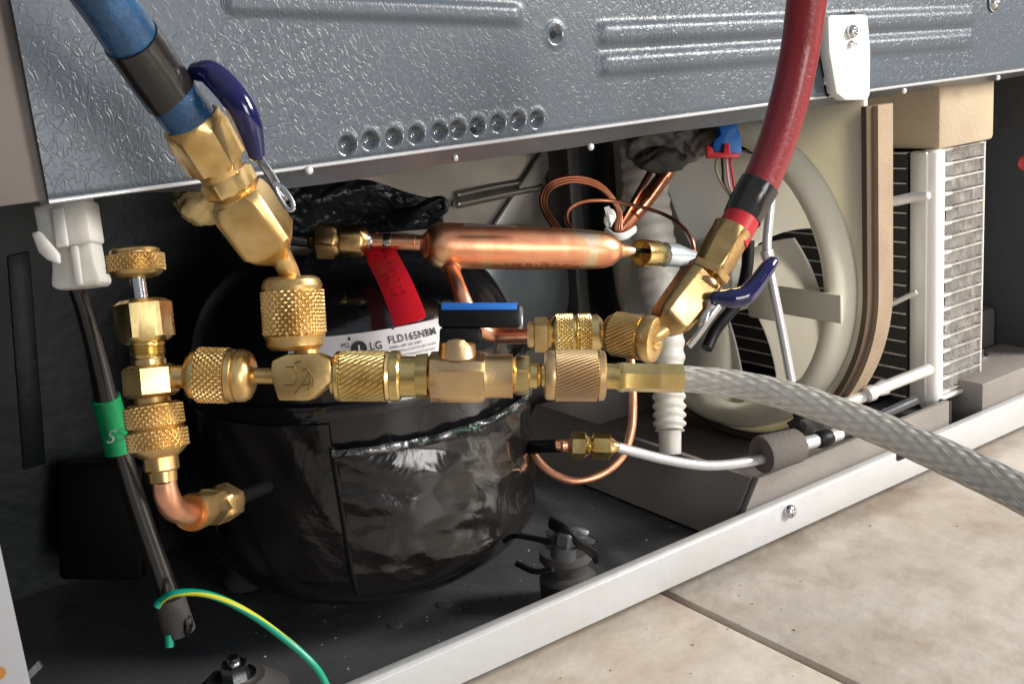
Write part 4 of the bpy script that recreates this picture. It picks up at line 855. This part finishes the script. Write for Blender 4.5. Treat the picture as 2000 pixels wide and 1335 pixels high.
# ================================================================== RED TAG
tg = thing('red_tag', 'bright red paper tag hanging below the drier inlet', 'tag', C(780, 640, .40))
cen = [(722, 462), (745, 500), (766, 540), (784, 580), (796, 612), (801, 630)]; wd = [18, 30, 31, 32, 33, 33]; dep = [.466, .457, .442, .433, .426, .421]
CC = catmull([Vector((a, b_, d)) for (a, b_), d in zip(cen, dep)], 10); wl = lerp_list(wd, len(CC))
def tagf(u, v):
    f = v * (len(CC) - 1); i = min(int(f), len(CC) - 2); p = CC[i].lerp(CC[i + 1], f - i); q = (CC[i + 1] - CC[i]).normalized(); nn = Vector((q.y, -q.x, 0)).normalized()
    w_ = wl[i]; s_ = (u - .5) * 2
    if v > .93: w_ *= 1 - .25 * ((v - .93) / .07) ** 2 * 1.0
    return C(p.x + nn.x * w_ * s_ , p.y + nn.y * w_ * s_, p.z + .0012 * s_ * s_)
tgm = mk('sheet', shell_grid(tagf, 12, 60, lambda u, v: F_, .0003), REDT, tg)
_r = random.Random(12)
for k in range(2):
    V = []; F = []; v0 = .16
    while v0 < .60:
        u0 = .34 + .30 * k; st = [(u0 + _r.uniform(-.09, .09), v0 + _r.uniform(0, .035)) for _ in range(_r.choice((2, 3, 4)))]
        for (ua, va), (ub, vb) in zip(st, st[1:]):
            d_ = Vector((ub - ua, (vb - va) * 3)); n_ = Vector((-d_.y, d_.x)).normalized() * .013; q = len(V)
            for uu, vv in ((ua + n_.x, va + n_.y / 3), (ua - n_.x, va - n_.y / 3), (ub - n_.x, vb - n_.y / 3), (ub + n_.x, vb + n_.y / 3)):
                V.append(tagf(uu, vv) - F_ * .0006)
            F.append([q, q + 1, q + 2, q + 3])
        v0 += .055
    mk('handwriting', (V, F), INKR, tgm, smooth=False)

# ================================================================== WHITE CONNECTOR + BLACK HARNESS
wc = thing('white_connector', 'white nylon wire connector hanging under the panel at left', 'connector', C(140, 565, .36))
def pp(pts, dep, th, m_=NYL, name='housing', bev=.0012): mk(name, prism(CL(pts, dep), F_ * th, bev), m_, wc)
pp([(62, 402), (165, 385), (178, 470), (88, 492), (72, 455)], .357, .013)
pp([(92, 482), (176, 466), (186, 520), (198, 545), (192, 556), (112, 566), (98, 560), (100, 520)], .360, .011)
pp([(60, 455), (74, 450), (112, 495), (114, 514), (92, 508), (74, 492)], .352, .003, name='latch', bev=.0006)
pp([(100, 408), (122, 404), (132, 480), (110, 484)], .3545, .002, name='key_rib', bev=.0005)
pp([(136, 480), (150, 478), (160, 556), (146, 558)], .3575, .002, name='key_rib', bev=.0005)
pp([(70, 388), (160, 372), (164, 392), (80, 408)], .3575, .010, name='collar')
cb = thing('black_cable', 'black sheathed cable slanting down behind the charging valve', 'cable', C(345, 1245, .42))
cpts = [(140, 540, .368), (163, 600, .372), (188, 690, .378), (208, 780, .384), (232, 870, .390), (262, 970, .397), (300, 1080, .405), (335, 1180, .412), (348, 1215, .414)]
mk('sheath', tube(CL(cpts), [.0027, .0030, .0034, .0042, .0040, .0040, .0042, .0045, .0045], 24, 10), mat('sheath_vinyl', (.010, .009, .009), .2, bump=(150, .0002), coat=.4), cb)
mk('end_cap', tube(CL([(330, 1165, .411), (340, 1200, .413), (350, 1232, .415)]), [.0058, .0060, .0062], 24, 6), RUB, cb)
mk('end_cap', blob(C(365, 1222, .412), AX, .0022, .003, .0044, 4, .2, 10), BLK, cb)
gt = mk('green_tape', tube(CL([(206, 776, .3835), (216, 812, .3865), (232, 884, .3895)]), [.0050, .0050, .0047], 32, 8), GRNT, cb)
for px, py, sz in ((206, 866, 30), (247, 852, 30)):
    V, F = text_vf('S', sz * .38 / FP * 1.3, .0); V2 = []
    for v in V:
        a_, b_ = v.x * FP / .38, -v.y * FP / .38
        V2.append(C(px + a_ * .97 + b_ * -.25, py + b_ * .97 - a_ * .12, .3808 + abs(px + a_ - 222) ** 2 * .0000030))
    mk('lettering', (V2, F), WINK, gt, smooth=False)
ew = mk('earth_wire', tube(CL([(306, 1184, .402), (314, 1172, .402), (340, 1158, .40), (390, 1157, .402), (440, 1172, .405), (495, 1202, .408), (550, 1242, .41), (598, 1282, .412), (628, 1318, .414), (650, 1370, .416)]), .0014, 14, 10), EARTH, label='green and yellow earth wire arching from the black cable end', cat='wire')
mk('wire_tip', tube(CL([(330, 1238, .41), (331, 1262, .41)]), .0017, 12, 3), EARTH, label='short cut green wire end poking from the black cable cap', cat='wire')
# dull metal clip at lower left of the tray
tc_ = thing('metal_clip', 'short grey metal strip on the tray near the left flange', 'clip', C(60, 1320, .45))
mk('strip', prism(CL([(48, 1318, .45), (74, 1290, .455), (82, 1302, .455), (54, 1330, .45)]), F_ * .0015), GWALL, tc_)
# ================================================================== crumbs and lint on the tray and on the tiles
def crumbs(name, n_, fx, m_, lab_):
    V = []; F = []
    r_ = random.Random(5)
    for i in range(n_):
        p = fx(r_); k = len(V); q = r_.uniform(.0002, .0007)
        for j in range(6):
            d = Vector(((1, 0, 0), (-1, 0, 0), (0, 1, 0), (0, -1, 0), (0, 0, 1), (0, 0, -1))[j]); V.append(p + d * q * r_.uniform(.5, 1.3))
        F += [[k + a, k + b_, k + c_] for a, b_, c_ in ((0, 2, 4), (2, 1, 4), (1, 3, 4), (3, 0, 4), (2, 0, 5), (1, 2, 5), (3, 1, 5), (0, 3, 5))]
    return mk(name, (V, F), m_, kind='stuff', label=lab_, cat='debris', smooth=False)
crumbs('tray_crumbs', 70, lambda r_: Vector((r_.uniform(.14, .39), r_.uniform(.01, .10) , .0128)), mat('crumb_pale', (.45, .42, .37), .8), 'pale crumbs and lint scattered on the dark tray')
crumbs('floor_grit', 40, lambda r_: Vector((r_.uniform(.2, .62), -.008 - abs(r_.gauss(0, .05)), .0002)), mat('crumb_brown', (.20, .14, .09), .9), 'brown grit scattered on the tiles along the white rail')
